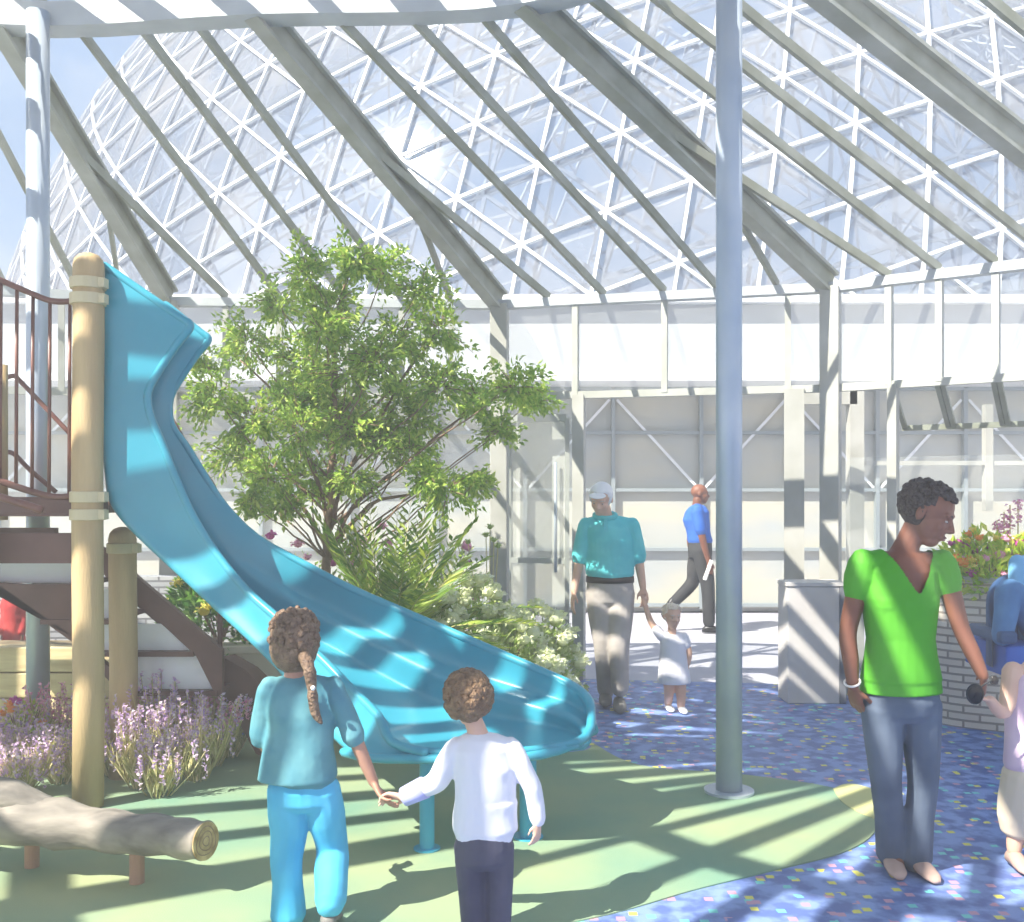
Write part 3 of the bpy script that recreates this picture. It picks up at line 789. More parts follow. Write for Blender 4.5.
for bi, (x, y, r) in enumerate(blobs):
    dy = rng.uniform(-.55,.45)
    if y < 300: dy = rng.uniform(-.5,.1)
    c = T(x, y, dy)
    yy = min(560, y+60+abs(x-332)*.45); root = T(328+(334-328)*(560-yy)/200, yy)
    mid = lerp(root, c, .5)+V((0,0,-.05))+rv(.05)
    branch([root, mid, c], .011 if r > 30 else .009, .003, 6)
    rw = r*TY/F
    ntw = int(r*.85)
    for k in range(ntw):
        dv = rv().normalized()*rw*rng.uniform(.35,1.0)*1.28; dv.z *= .82; dv.y *= 1.25
        e = c+dv; s0 = c+dv*.25
        q = [s0, lerp(s0, e, .5)+V((0,0,.02)), e]
        g.tube(q, [.0045,.003,.0018], 4, cap=False)
        for m_ in range(26):
            t = rng.uniform(.1,1.1); p = lerp(s0, e, t)+rv(.045)
            dd = (dv.normalized()*.7+rv(.8)+V((0,0,-.25)))
            lf.leaf(p, dd, rng.uniform(.038,.066), rng.uniform(.018,.030))
for pts in ([(328,560),(352,505),(400,470),(450,425),(505,395)],[(328,552),(370,505),(420,492),(470,488)],[(327,548),(300,505),(262,470),(225,430)],[(329,540),(318,480),(280,400),(240,360)],[(330,530),(348,470),(390,400),(430,330)]):
    branch([T(x, y, .05*k) for k, (x, y) in enumerate(pts)], .020, .005, 6)
g.build('trunk', M['bark'], tree, smooth=True)
lf.build('foliage', M['leaf_tree'], tree)

# --- palm / fern clump
def fern(loc, label, n=26, L=.8, m='leaf_palm'):
    r_ = empty('fern_palm', loc, label, 'plant'); g = MB(); s = MB()
    for k in range(n):
        az = rng.uniform(0, 2*PI); el = rng.uniform(.5,1.35); LL = L*rng.uniform(.7,1.1)
        d = V((math.cos(az)*math.cos(el), math.sin(az)*math.cos(el), math.sin(el)))
        pts = [V(loc)+V((0,0,.15))+d*LL*t+V((0,0,-.45*LL*t*t*math.cos(el))) for t in [i/9 for i in range(10)]]
        s.tube(pts, [.007-.0006*i for i in range(10)], 5, cap=False)
        for i in range(1, 10):
            dd = (pts[i]-pts[i-1]).normalized(); sd = dd.cross(V((0,0,1))).normalized()
            for sg in (-1, 1):
                for h in (0,.5):
                    p = lerp(pts[i-1], pts[i], h); g.leaf(p, sd*sg+dd*.9+V((0,0,.12)), LL*.27*(1.1-i/11), .028)
    s.build('stem', M['stem_lav'], r_); g.build('fronds', M[m], r_)
    return r_
fern((P(392,610,6.75).x,6.75,0.30), 'large arching yellow-green palm fern behind the slide at the foot of the tree', 52, 1.30)
fern((P(350,600,7.3).x,6.9,0.25), 'smaller dark arching fern left of the big palm fern under the tree trunk', 24, .95)

def flower_head(c, r, m, parent, n=26, name='flower_head'):
    g = MB()
    for k in range(n):
        d = rv().normalized(); d.z = abs(d.z)*.9-.15
        g.leaf(V(c)+d*r*.75, d+rv(.9), r*.62, r*.52, .2)
    g.ball(c, r*.72, r*.72, r*.6, seg=8, rings=5)
    return g.build(name, M[m], parent)
def bush(loc, rad, h, nl, label, name, cat, group, leafm, flm, nfl, fr, lsize=.05, z0=0):
    r_ = empty(name, loc, label, cat, group); c = V(loc); g = MB()
    for k in range(nl):
        d = rv().normalized(); d.z = abs(d.z)
        rr_ = rng.uniform(.55,1)**.6; p = c+V((d.x*rad*rr_, d.y*rad*rr_, z0+d.z*h*rr_))
        g.leaf(p, d+rv(.7), lsize*rng.uniform(.7,1.3), lsize*.5)
    g.build('foliage', M[leafm], r_)
    s = MB()
    for k in range(9):
        a = rng.uniform(0, 2*PI); s.tube([c+V((0,0,z0*0)), c+V((math.cos(a)*rad*.3, math.sin(a)*rad*.3, h*.45)), c+V((math.cos(a)*rad*.6, math.sin(a)*rad*.6, h*.8))], [.008,.006,.003], 5)
    s.build('stem', M['bark'], r_)
    for k in range(nfl):
        az = rng.uniform(0, 2*PI) if k % 3 else rng.uniform(PI, 2*PI); el = rng.uniform(.15,1.4)
        p = c+V((math.cos(az)*math.cos(el)*rad*1.02, math.sin(az)*math.cos(el)*rad*1.02, z0+math.sin(el)*h*1.03))
        flower_head(p, fr*rng.uniform(.75,1.2), flm if isinstance(flm, str) else flm[k % len(flm)], r_, 16)
    return r_
hy = [(432,6.9,.36,.92,'cream-flowered bush at the left end of the pale bed, next to the palm fern'),
      (475,7.3,.40,.98,'tall cream-flowered bush in the middle back of the pale bed before the glass wall'),
      (500,6.85,.38,.80,'cream-flowered bush in the middle front of the pale bed just above the slide rim'),
      (536,7.25,.36,.78,'cream-flowered bush at the right end of the pale bed, beside the elderly man'),
      (462,6.5,.30,.66,'low cream-flowered bush against the back rim of the slide'),
      (540,6.75,.26,.50,'lowest cream-flowered bush at the right front corner of the pale bed')]
for px, Y, rd, h, lb in hy:
    bush(((px-CX)*Y/F, Y, 0), rd, h, int(1500*rd/.36), lb, 'hydrangea', 'bush', 'cream hydrangeas in the bed behind the slide', 'leaf_pale', 'petal_white', 34, .066, .06)
bush((P(222,600,7.2).x,7.15,.5), .42, .62, 1500, 'green shrub with yellow flowers in the raised bed under the slide', 'flowering_shrub', 'shrub', None, 'leaf_dark', 'petal_yellow', 22, .065, .075)
# pink plants behind the tree
for k, (px, py, Y) in enumerate(((262,535,7.9),(296,545,7.9),(322,552,8.0),(372,520,8.15),(458,540,8.3))):
    lb = ['pink flowers left of the tree, nearest the slide','pink flowers left of the tree trunk, middle clump','pink flowers just left of the tree trunk','pink flowers rising behind the palm fern','pink flowers right of the palm fern by the glass'][k]
    h = 1.6-(py-HY)*Y/F
    bush(((px-CX)*Y/F, Y, 0), .24, h, 420, lb, 'pink_flowers', 'flowers', 'pink flowers behind the tree', 'leaf_pale', ['petal_pink','petal_magenta','petal_pink'], 9, .045, .06)
# seed-head plant
sp = empty('allium', (P(480,560,7.9).x,7.9,0), 'tall thin stems with round grey-green seed heads before the glass wall', 'plant')
for (x, y) in ((468,542),(458,545),(490,527),(486,535),(494,540),(498,546)):
    e = P(x, y, 7.9); g = MB(); g.tube([V((sp.location.x,7.9,0)), lerp(V((sp.location.x,7.9,0)), e, .6)+V((.03,0,0)), e], .004, 5); g.build('stem', M['stem_lav'], sp)
    flower_head(e, .03, 'leaf_pale', sp, 20, 'seed_head')

# --- lavender bed
def lavender(loc, h, n, label, mix):
    n = 36; r_ = empty('lavender', loc, label, 'lavender', 'lavender along the foot of the climbing frame'); c = V(loc); s = MB(); f_ = MB()
    for k in range(n):
        a = rng.uniform(0, 2*PI); sp_ = rng.uniform(.02,.17); H = h*rng.uniform(.6,1.05)
        top = c+V((math.cos(a)*sp_*1.5, math.sin(a)*sp_, H)); b0 = c+V((math.cos(a)*sp_*.35, math.sin(a)*sp_*.35, 0))
        md = lerp(b0, top, .5)+V((math.cos(a)*.02, 0, 0)); s.tube([b0, md, top], [.004,.003,.002], 4, cap=False)
        for m_ in range(9): s.leaf(lerp(b0, top, rng.uniform(.05,.6)), V((rng.uniform(-1,1), rng.uniform(-1,1), 1.6)), .09, .012)
        fl = rng.uniform(.10,.17)
        for m_ in range(15):
            p = top-V((0,0,fl*m_/15)); f_.leaf(p+rv(.006), V((rng.uniform(-1,1), rng.uniform(-1,1), .5)), .026, .018)
    tag(s.build('stems', M['stem_lav'], r_), kind='stuff'); tag(f_.build('flower_spikes', M[mix], r_), kind='stuff')
    return r_
lv = [(8,6.0,.50),(34,5.7,.42),(52,6.2,.58),(62,5.55,.46),(118,5.7,.52),(140,5.45,.44),(148,6.05,.62),(168,5.65,.56),(186,6.1,.60),(196,5.6,.48),(212,5.9,.54),(228,6.1,.46),(-16,5.6,.5),(20,5.35,.34),(98,6.0,.52),(158,5.3,.34)]
where = ['behind the log, leftmost in the row','left of the leftmost pale column, low','beside the left steel column, tall','just left of the front timber post','just right of the front timber post','low, between the two timber posts and the girl','tall, directly under the white risers','under the right end of the white risers','tall, below the stringer end','near the middle of the right group, low','in the right group before the brown edging board','rightmost, touching the brown edging board','at the picture edge','short, in front beside the log','behind the front timber post','short, front edge of the right group']
for k, (px, Y, h) in enumerate(lv):
    if px < 100: h *= .72
    lavender(((px-CX)*Y/F, Y, 0), h, 26, 'lavender clump '+where[k], ['petal_lav','petal_lav','petal_pink','petal_lav'][k % 4])
bush((P(10,690,5.9).x,6.05,0), .16, .36, 300, 'small bush with orange and magenta blooms at the left edge behind the log', 'flowering_shrub', 'shrub', None, 'leaf_lime', ['petal_orange','petal_magenta'], 8, .03, .04)
# --- right planter flowers
for k, (px, py, Y) in enumerate(((958,545,7.2),(982,532,7.15),(1006,540,7.05),(1035,535,6.95),(1070,545,6.8),(962,560,7.0),(990,558,6.9))):
    lb = ['leftmost lime clump with magenta blooms in the brick planter','lime clump with orange blooms in the back of the brick planter','lime clump with pink blooms above the blue chair','clump at the right picture edge of the brick planter','clump beyond the right picture edge in the brick planter','low front clump nearest the woman in green','low front clump directly above the blue chair back'][k]
    Z = 1.6-(py-HY)*Y/F; x = (px-CX)*Y/F
    bush((x, Y, .9), .19, max(.12, Z-.9+.02), 360, lb, 'flowering_plant', 'flowers', 'bright flowers in the brick planter', 'leaf_lime', [['petal_magenta','petal_pink'],['petal_orange','petal_yellow'],['petal_pink','petal_magenta','petal_yellow'],['petal_yellow','petal_orange']][k % 4], 11, .035, .07)
g = MB(); ps = empty('foxglove', (P(1006,520,7.25).x,7.3,.9), 'tall pale pink flower spikes above the brick planter', 'flowers')
for px, py in ((1004,512),(1010,505),(1018,500),(997,520)):
    e = P(px, py, 7.3); b0 = V((e.x,7.3,.9)); s = MB(); s.tube([b0, e], .005, 5); so = s.build('stem', M['stem_lav'], ps)
    g = MB()
    for m_ in range(30):
        g.leaf(e-V((0,0,rng.uniform(0,.16)))+rv(.012), V((rng.uniform(-1,1), rng.uniform(-1,1), -.3)), .035, .03)
    g.build('blossom', M['petal_pink'], ps)

# =====================================================================
# People
# =====================================================================
def frame_of(f, u):
    f = V(f).normalized(); u = V(u); u = (u-f*u.dot(f)).normalized(); r = f.cross(u)   # right of the person
    return f, u, r
def head(mb, c, f, u, s, ears=True):
    f, u, r = frame_of(f, u); c = V(c); Mx = Matrix((r, f, u)).transposed()
    at = lambda a, b, h: c+r*a*s+f*b*s+u*h*s
    mb.ball(at(0,-.05,.13), .335*s, .41*s, .36*s, Mx, 20, 14)
    mb.ball(at(0,.10,-.10), .265*s, .29*s, .34*s, Mx, 18, 12)
    mb.ball(at(0,.20,-.36), .15*s, .15*s, .12*s, Mx)
    mb.ball(at(0,.36,-.245), .10*s, .055*s, .030*s, Mx)
    mb.ball(at(0,.35,-.285), .085*s, .055*s, .030*s, Mx)
    mb.ball(at(0,.30,.10), .23*s, .09*s, .07*s, Mx)
    for sg in (-1, 1):
        mb.ball(at(sg*.15,.24,-.10), .10*s, .11*s, .11*s, Mx)
        mb.ball(at(sg*.345,-.04,-.02), .035*s, .075*s, .12*s, Mx)
        mb.ball(at(sg*.055,.385,-.135), .045*s, .05*s, .035*s, Mx)
    mb.tube([at(0,.33,.08), at(0,.40,-.03), at(0,.455,-.12), at(0,.40,-.155)], [.035*s,.040*s,.052*s,.035*s], 8)
    return Mx
def face_parts(c, f, u, s, root, lips=None):
    f, u, r = frame_of(f, u); c = V(c); Mx = Matrix((r, f, u)).transposed()
    for sg in (-1, 1):
        e = MB(); e.ball(c+r*sg*.13*s+f*.325*s+u*.0*s, .042*s, .030*s, .018*s, Mx, 10, 7); eo = e.build('eye', M['eyewhite'], root, smooth=True)
        i = MB(); i.ball(c+r*sg*.13*s+f*.345*s-u*.004*s, .022*s, .015*s, .017*s, Mx, 8, 6); i.build('iris', M['iris'], eo, smooth=True)
        b = MB(); b.tube([c+r*sg*.06*s+f*.375*s+u*.085*s, c+r*sg*.13*s+f*.37*s+u*.11*s, c+r*sg*.21*s+f*.31*s+u*.085*s], [.012*s,.014*s,.008*s], 6); b.build('eyebrow', M['hair_black'] if lips else M['hair_grey'], root, smooth=True)
    if lips:
        l = MB(); l.ball(c+f*.395*s-u*.245*s, .085*s, .03*s, .018*s, Mx); l.ball(c+f*.385*s-u*.283*s, .07*s, .03*s, .020*s, Mx); l.build('lips', lips, root, smooth=True)
def hair_cap(c, f, u, s, grow=1.06, low=-.12, front=.28, jit=0, lumps=0, lumpr=.05):
    # shell over the cranium, tucked inside the skin over the face
    f, u, r = frame_of(f, u); c = V(c)-f*.05*s+u*.13*s; mb = MB(); Mx = Matrix((r, f, u)).transposed()
    rx, ry, rz = .335*s*grow, .41*s*grow, .36*s*grow
    seg, rg = 36, 26; vs = []; fs = []
    for i in range(rg+1):
        th = PI*i/rg
        for k in range(seg):
            a = 2*PI*k/seg; x, y, z = math.sin(th)*math.cos(a), math.sin(th)*math.sin(a), math.cos(th)
            sc = 1.0
            face = (y > front and z < .55+.1*abs(x)*0) or (z < low-.9 and y > -.2) or (y > front-.25 and z < .05 and abs(x) > .0)
            if face: sc = .80
            else: sc += noise.noise(V((x,y,z))*5)*jit
            vs.append(c+Mx@V((x*rx*sc, y*ry*sc, z*rz*sc*(1.0 if z > 0 else 1.15))))
    for i in range(rg):
        for k in range(seg): fs.append((i*seg+k, i*seg+(k+1) % seg, (i+1)*seg+(k+1) % seg, (i+1)*seg+k))
    mb.add(vs, fs)
    for k in range(lumps):
        d = rv().normalized()
        if (d.y > front-.05 and d.z < .5) or d.z < -.75 or (d.y > front-.25 and d.z < .0): continue
        mb.ball(c+Mx@V((d.x*rx, d.y*ry, d.z*rz)), lumpr*s*rng.uniform(.7,1.3), seg=7, rings=5)
    return mb
def hand(mb, w, d, n, s, side, curl=.5, thumb_in=0.3):
    # w wrist, d direction of the hand, n palm normal, side = +1/-1 thumb side
    w = V(w); d = V(d).normalized(); n = V(n); n = (n-d*n.dot(d)).normalized(); x = d.cross(n)*side
    mb.loft([(w-d*s*.05, x*s*.13, n*s*.10), (w+d*s*.08, x*s*.15, n*s*.09), (w+d*s*.28, x*s*.215, n*s*.085), (w+d*s*.46, x*s*.22, n*s*.07), (w+d*s*.52, x*s*.19, n*s*.05)], 12)
    for k, (o, L_) in enumerate(((.16,.44),(.055,.50),(-.055,.46),(-.16,.36))):
        p = w+d*s*.47+x*s*o; cdir = d; pts = [p]; 
        for j, ll in enumerate((.45,.32,.23)):
            ang = curl*(.5+.5*j)*(1+.08*k)
            cdir = (d*math.cos(ang)+n*math.sin(ang)+x*o*.35).normalized(); p = p+cdir*L_*s*ll; pts.append(p)
        mb.capsule(pts, [s*.052,s*.048,s*.043,s*.036], 8)
    p = w+d*s*.12+x*s*.13; td = (d*.7+x*.75+n*thumb_in).normalized(); q = p+td*s*.22; q2 = q+(d*.95+x*.15+n*thumb_in*1.3).normalized()*s*.17
    mb.capsule([p, q, q2, q2+d*s*.05+n*s*.02], [s*.07,s*.055,s*.047,s*.040], 8)
def limb(mb, pts, rad, seg=14): mb.capsule(smooth_path(pts, 4), [lerp(rad[min(int(i/4), len(rad)-1)], rad[min(int(i/4)+1, len(rad)-1)], (i/4)-int(i/4)) for i in range((len(pts)-1)*4+1)], seg)
def shoe(mb, heel, d, L_, w=.045, h=.055):
    heel = V(heel); d = V(d).normalized(); x = d.cross(V((0,0,1))).normalized(); z = V((0,0,1))
    rg = [(0,.5,.5),(.12,.85,.95),(.35,.85,1.0),(.6,1.0,.75),(.85,.9,.5),(1.0,.45,.3)]
    mb.loft([(heel+d*L_*t+z*h*hh*.5, z*h*hh*.5, x*w*ww) for t, ww, hh in rg], 14)

def torso_rings(hipc, chest, neck, side, fwd, wh, ww, wc, dh, dc, extra=0):
    # pelvis -> waist -> chest -> shoulders -> neck base
    hipc, chest, neck, side, fwd = V(hipc), V(chest), V(neck), V(side).normalized(), V(fwd).normalized()
    waist = lerp(hipc, chest, .5); e = extra
    return [(hipc-V((0,0,.06)), side*(wh*.8+e), fwd*(dh*.8+e)), (hipc, side*(wh+e), fwd*(dh+e)), (lerp(hipc, chest, .3), side*(lerp(wh, ww, .7)+e), fwd*(dh*.92+e)),
            (waist, side*(ww+e), fwd*(lerp(dh, dc, .4)*.9+e)), (lerp(waist, chest, .5), side*(lerp(ww, wc, .5)+e), fwd*(dc*.96+e)), (chest, side*(wc+e), fwd*(dc+e)),
            (lerp(chest, neck, .55), side*(wc*.93+e), fwd*(dc*.85+e)), (lerp(chest, neck, .85), side*(wc*.62+e), fwd*(dc*.62+e)), (neck, side*(wc*.30+e*.6), fwd*(dc*.42+e*.6))]

def trap(mb, neck, chest, shL, shR, r, k=.72):
    c = lerp(V(chest), V(neck), k)
    for s_ in (shL, shR):
        q = lerp(V(s_), c, .12); q = V((q.x, q.y, q.z-.004)); mb.capsule([c, lerp(c, q, .55)+V((0,0,.006)), q], [r*1.05, r, r*.95], 14)
def off(p, dx=0, dy=0, dz=0): return V(p)+V((dx,dy,dz))

# ---- Woman in green (faces the camera)
Y = 4.15; Q = lambda x, y, d=0: P(x, y, Y+d)
wr = empty('person', V(((903-CX)*Y/F, Y, 0)), 'person in a green V-neck top and jeans, standing and looking down, holding dark sunglasses', 'person')
side = V((1,.12,0)).normalized(); fw = V((.12,-1,0)).normalized()
hipc = Q(901,700); chest = Q(900,598); neck = Q(903,549)
shL = Q(863,563); shR = Q(942,563); elL = Q(848,632); elR = Q(961,628,-.03); wL = Q(853,686,-.05); wR = Q(983,676,-.08)
hf = V((.80,-.48,-.42)); hu = V((.30,-.16,1)); hc = Q(927,513,-.03); hs = .262
b = MB(); head(b, hc, hf, hu, hs)
b.capsule([Q(903,556,.01), Q(908,543), Q(918,524,-.01)], [.060,.050,.052], 14); trap(b, neck, chest, shL, shR, .046)
b.loft(torso_rings(hipc, chest, neck, side, fw, .158, .128, .150, .105, .105), 24)
for sg in (-1, 1): b.ball(chest+side*sg*.062+fw*.034+V((0,0,-.01)), .074, .062, .070)
limb(b, [shL, lerp(shL, elL, .5), elL, lerp(elL, wL, .5), wL], [.050,.043,.036,.034,.023]); limb(b, [shR, lerp(shR, elR, .5), elR, lerp(elR, wR, .5), wR], [.050,.042,.035,.033,.023])
hand(b, wL, Q(858,712)-wL, V((.75,.5,0)), .175, 1, .35); hand(b, wR, Q(984,700)-wR, V((-.9,.3,.1)), .165, 1, .85)
hL, hR = hipc-side*.085, hipc+side*.085
kL, kR = Q(886,782,.02), Q(923,782,.05); aL, aR = Q(892,848,.16), Q(916,852,.12)
limb(b, [hL, lerp(hL, kL, .5), kL, lerp(kL, aL, .4), aL], [.076,.062,.046,.044,.032]); limb(b, [hR, lerp(hR, kR, .5), kR, lerp(kR, aR, .4), aR], [.076,.062,.046,.044,.032])
for a in (aL, aR): b.capsule([off(a, 0, .03, -.04), off(a, 0, -.06, -.045)], [.034,.030], 12)
organic(b, 'body', M['skin_dark'], wr, .0055, 2); face_parts(hc, hf, hu, hs, wr, M['skin_lips'])
t = MB(); t.loft([r for r in torso_rings(off(hipc, 0, 0, .09), chest, neck, side, fw, .158, .130, .152, .112, .108, .012)], 28)
t.loft([(off(hipc, 0, 0, .035), side*.172, fw*.122), (off(hipc, 0, 0, .12), side*.162, fw*.118)], 28)
for sg in (-1, 1): t.ball(chest+side*sg*.062+fw*.036+V((0,0,-.015)), .084, .072, .085)
trap(t, neck, chest, shL, shR, .056); t.capsule([shL, lerp(shL, elL, .22), lerp(shL, elL, .40)], [.060,.065,.056], 16); t.capsule([shR, lerp(shR, elR, .22), lerp(shR, elR, .36)], [.058,.060,.053], 16)
vn = Q(910,590); 
def vcut(p):
    if (p-shL).length < .001: return False
    rel = p-V(neck); a = rel.dot(side); h = p.z
    if rel.dot(fw) < -.02 and h < neck.z-.035: return False
    top = neck.z+.02; bot = vn.z
    if h < bot: return False
    return abs(a-.010) < .004+.105*((h-bot)/(top-bot))**.85 if rel.dot(fw) > -.02 else h > neck.z-.035 and abs(a) < .085
organic(t, 'top', M['green_shirt'], wr, .005, 4, vcut)
j = MB(); j.loft([(off(hipc, 0, 0, .07), side*.150, fw*.105), (hipc, side*.163, fw*.118), (off(hipc, 0, 0, -.05), side*.150, fw*.108), (off(hipc, 0, 0, -.085), side*.11, fw*.07)], 24)
limb(j, [off(hL,0,0,-.02), lerp(hL, kL, .5), kL, lerp(kL, aL, .5), off(aL,0,0,-.02)], [.088,.078,.063,.060,.068]); limb(j, [off(hR,0,0,-.02), lerp(hR, kR, .5), kR, lerp(kR, aR, .5), off(aR,0,0,-.02)], [.088,.078,.063,.060,.068])
organic(j, 'jeans', M['denim'], wr, .008, 3)
s = MB(); 
for a, dd in ((aL, V((-.15,-1,0))), (aR, V((.05,-1,0)))):
    s2 = MB(); shoe(s2, V((a.x, a.y+.055, .008)), dd, .235, .042, .06); s2.build('shoe', M['sandal'], wr, smooth=True)
h = hair_cap(hc, hf, hu, hs, 1.05, -.1, .42, .03, 420, .045); h.build('hair', M['hair_black'], wr, smooth=True)
bz_ = MB(); dl = (Q(858,712)-wL).normalized(); X = dl.orthogonal().normalized(); U = dl.cross(X)
bz_.tube([wL-dl*.02+(X*math.cos(a)+U*math.sin(a))*.031 for a in [2*PI*k/20 for k in range(21)]], .005, 6, cap=False); bz_.build('bracelet', M['bracelet'], wr, smooth=True)
# sunglasses
hd = Q(984,696,-.10); sg_ = empty('sunglasses', Q(976,695,-.13), 'dark round sunglasses held in the hand of the person in green', 'sunglasses')
for x, r_ in ((975,.030),(994,.014)):
    c = Q(x, 694 if x == 975 else 680, -.13); l = MB(); l.ball(c, r_*1.05, .008, r_*1.25, seg=18); l.build('lens', M['darklens'], sg_, smooth=True)
    rr2 = MB(); rr2.tube([c+V((math.cos(a)*r_*1.07, 0, math.sin(a)*r_*1.27)) for a in [2*PI*k/22 for k in range(23)]], .004, 6, cap=False); rr2.build('rim', M['black'], sg_, smooth=True)
l = MB(); l.tube(smooth_path([Q(981,687,-.13), Q(988,682,-.135), Q(995,679,-.13)], 4), .004, 6); l.build('bridge', M['black'], sg_, smooth=True)

# ---- Girl with ponytail (back view)
Y = 3.72; 
def Qg(x, y, d=0): return P(x, y, 3.72+d)
gr = empty('person', V(((305-CX)*Y/F, Y, 0)), 'child with brown ponytail seen from behind in teal tunic and bright blue trousers', 'person')
side = V((1,-.1,0)).normalized(); fw = V((.10,1,0)).normalized()
hipc = Qg(304,788); chest = Qg(300,712); neck = Qg(294,676)
shL = Qg(270,689); shR = Qg(333,688); elL = Qg(262,735,.05); wL = Qg(270,752,.19); elR = Qg(354,736,.0); wR = Qg(374,783,.02)
hf = V((-.15,.95,-.1)); hu = V((-.05,0,1)); hc = Qg(295,641,.02); hs = .205
b = MB(); head(b, hc, hf, hu, hs); b.capsule([Qg(295,682), Qg(294,665,.0)], [.040,.038], 12)
b.loft(torso_rings(hipc, chest, neck, side, fw, .108, .095, .112, .075, .075), 20); trap(b, neck, chest, shL, shR, .034)
limb(b, [shL, elL, wL], [.036,.028,.020]); limb(b, [shR, lerp(shR, elR, .5), elR, lerp(elR, wR, .5), wR], [.038,.033,.028,.025,.019])
hand(b, wL, V((.5,.6,.1)), V((0,.2,-1)), .13, 1, .5); hand(b, wR, Qg(384,801,-.03)-wR, V((.8,.1,.5)), .145, -1, .55)
hL, hR = hipc-side*.058, hipc+side*.058; kL, kR = Qg(287,855,.02), Qg(333,848,.06); aL, aR = Qg(288,912,.0), Qg(330,900,-.07)
limb(b, [hL, kL, aL], [.058,.040,.026]); limb(b, [hR, kR, aR], [.058,.040,.026])
organic(b, 'body', M['skin_mid'], gr, .005, 2)
t = MB(); rg = torso_rings(off(hipc,0,0,.05), chest, neck, side, fw, .118, .112, .120, .085, .083, .008)
t.loft(rg, 26); t.loft([(Qg(297,779), side*.150, fw*.105), (Qg(298,760), side*.142, fw*.098), (Qg(299,730), side*.122, fw*.088), (Qg(299,712), side*.118, fw*.085)], 26)
trap(t, neck, chest, shL, shR, .043); limb(t, [shL, lerp(shL, elL, .5), elL], [.050,.052,.050]); limb(t, [shR, lerp(shR, elR, .4), lerp(shR, elR, .75), elR], [.044,.043,.041,.044])
organic(t, 'tunic', M['teal_tunic'], gr, .007, 2, lambda p: p.z > neck.z+.012, lambda p: p+V((noise.noise(p*9)*.008, noise.noise(p*9+V((5,5,5)))*.014, 0)))
j = MB(); j.loft([(off(hipc,0,0,.05), side*.110, fw*.085), (hipc, side*.124, fw*.092), (off(hipc,0,0,-.05), side*.120, fw*.088), (off(hipc,0,0,-.08), side*.10, fw*.06)], 22)
limb(j, [hL, lerp(hL, kL, .5), kL, lerp(kL, aL, .5), off(aL,0,0,-.01)], [.076,.074,.064,.062,.070]); limb(j, [hR, lerp(hR, kR, .5), kR, lerp(kR, aR, .5), aR], [.076,.074,.062,.060,.062])
organic(j, 'trousers', M['blue_pants'], gr, .007, 3, None, lambda p: p+V((noise.noise(p*7+V((3,0,0)))*.010, noise.noise(p*7)*.012, 0)))
for a, z in ((aL, .008), (aR, .045)):
    s2 = MB(); shoe(s2, V((a.x, a.y-.055, z)), V((0,1,-.05 if z < .02 else -.2)), .185, .036, .05); s2.build('shoe', M['shoe_grey'], gr, smooth=True)
h = hair_cap(hc, hf, hu, hs, 1.30, -.3, .5, .05, 260, .06); h.ball(hc+V((0,-.02,-.015)), .092, .088, .105, seg=16)
ho = h.build('hair', M['hair_brown'], gr, smooth=True)
pt = MB(); pp = smooth_path([Qg(303,655,-.07), Qg(309,668,-.11), Qg(312,690,-.105), Qg(315,712,-.10), Qg(322,724,-.10)], 4)
pt.tube(pp, [.020,.024,.022,.024,.020,.024,.021,.019,.016,.02,.018,.018,.017,.015,.012,.008,.004], 12); pt.build('ponytail', M['hair_brown'], gr, smooth=True)
bd = MB(); bd.ball(Qg(313,688,-.132), .009, seg=10); bd.build('hair_bead', M['white'], gr, smooth=True)

# ---- Boy (back view)
Yb = 3.6
def Qb(x, y, d=0): return P(x, y, Yb+d)
br_ = empty('person', V(((485-CX)*Yb/F, Yb, 0)), 'small curly-haired child seen from behind in white long-sleeved top and dark trousers', 'person')
side = V((1,0,0)); fw = V((0,1,0)); hipc = Qb(484,845); chest = Qb(485,768); neck = Qb(478,732)
shL = Qb(456,748); shR = Qb(510,748); elL = Qb(436,782,.03); wL = Qb(404,797,.06); elR = Qb(532,788); wR = Qb(538,822,.01)
hf = V((-.25,.95,-.12)); hu = V((-.08,-.02,1)); hc = Qb(468,702); hs = .180
b = MB(); head(b, hc, hf, hu, hs); b.capsule([Qb(480,738), Qb(473,720)], [.036,.034], 12)
b.loft(torso_rings(hipc, chest, neck, side, fw, .090, .088, .098, .064, .068), 20); trap(b, neck, chest, shL, shR, .030)
limb(b, [shL, elL, wL], [.032,.026,.018]); limb(b, [shR, elR, wR], [.032,.026,.018])
hand(b, wL, Qb(386,795,.10)-wL, V((0,-.6,-.6)), .125, -1, .8); hand(b, wR, Qb(537,836)-wR, V((-.6,.6,0)), .10, -1, .7)
hL, hR = hipc-side*.050, hipc+side*.050; kL, kR = Qb(472,892), Qb(499,892); aL, aR = Qb(474,926), Qb(498,927)
limb(b, [hL, kL, aL], [.05,.035,.024]); limb(b, [hR, kR, aR], [.05,.035,.024])
organic(b, 'body', M['skin_light'], br_, .005, 2)
t = MB(); t.loft(torso_rings(off(hipc,0,0,.06), chest, neck, side, fw, .108, .104, .106, .084, .080, .006), 26)
t.loft([(Qb(486,829), side*.116, fw*.088), (Qb(486,800), side*.110, fw*.084)], 26)
trap(t, neck, chest, shL, shR, .040); limb(t, [shL, lerp(shL, elL, .5), elL, lerp(elL, wL, .5), lerp(elL, wL, .9)], [.041,.043,.040,.032,.028]); limb(t, [shR, lerp(shR, elR, .5), elR, lerp(elR, wR, .9)], [.041,.040,.037,.030])
organic(t, 'top', M['white_top'], br_, .006, 2, lambda p: p.z > neck.z+.012, lambda p: p+V((noise.noise(p*11)*.006, noise.noise(p*11+V((5,5,5)))*.010, 0)))
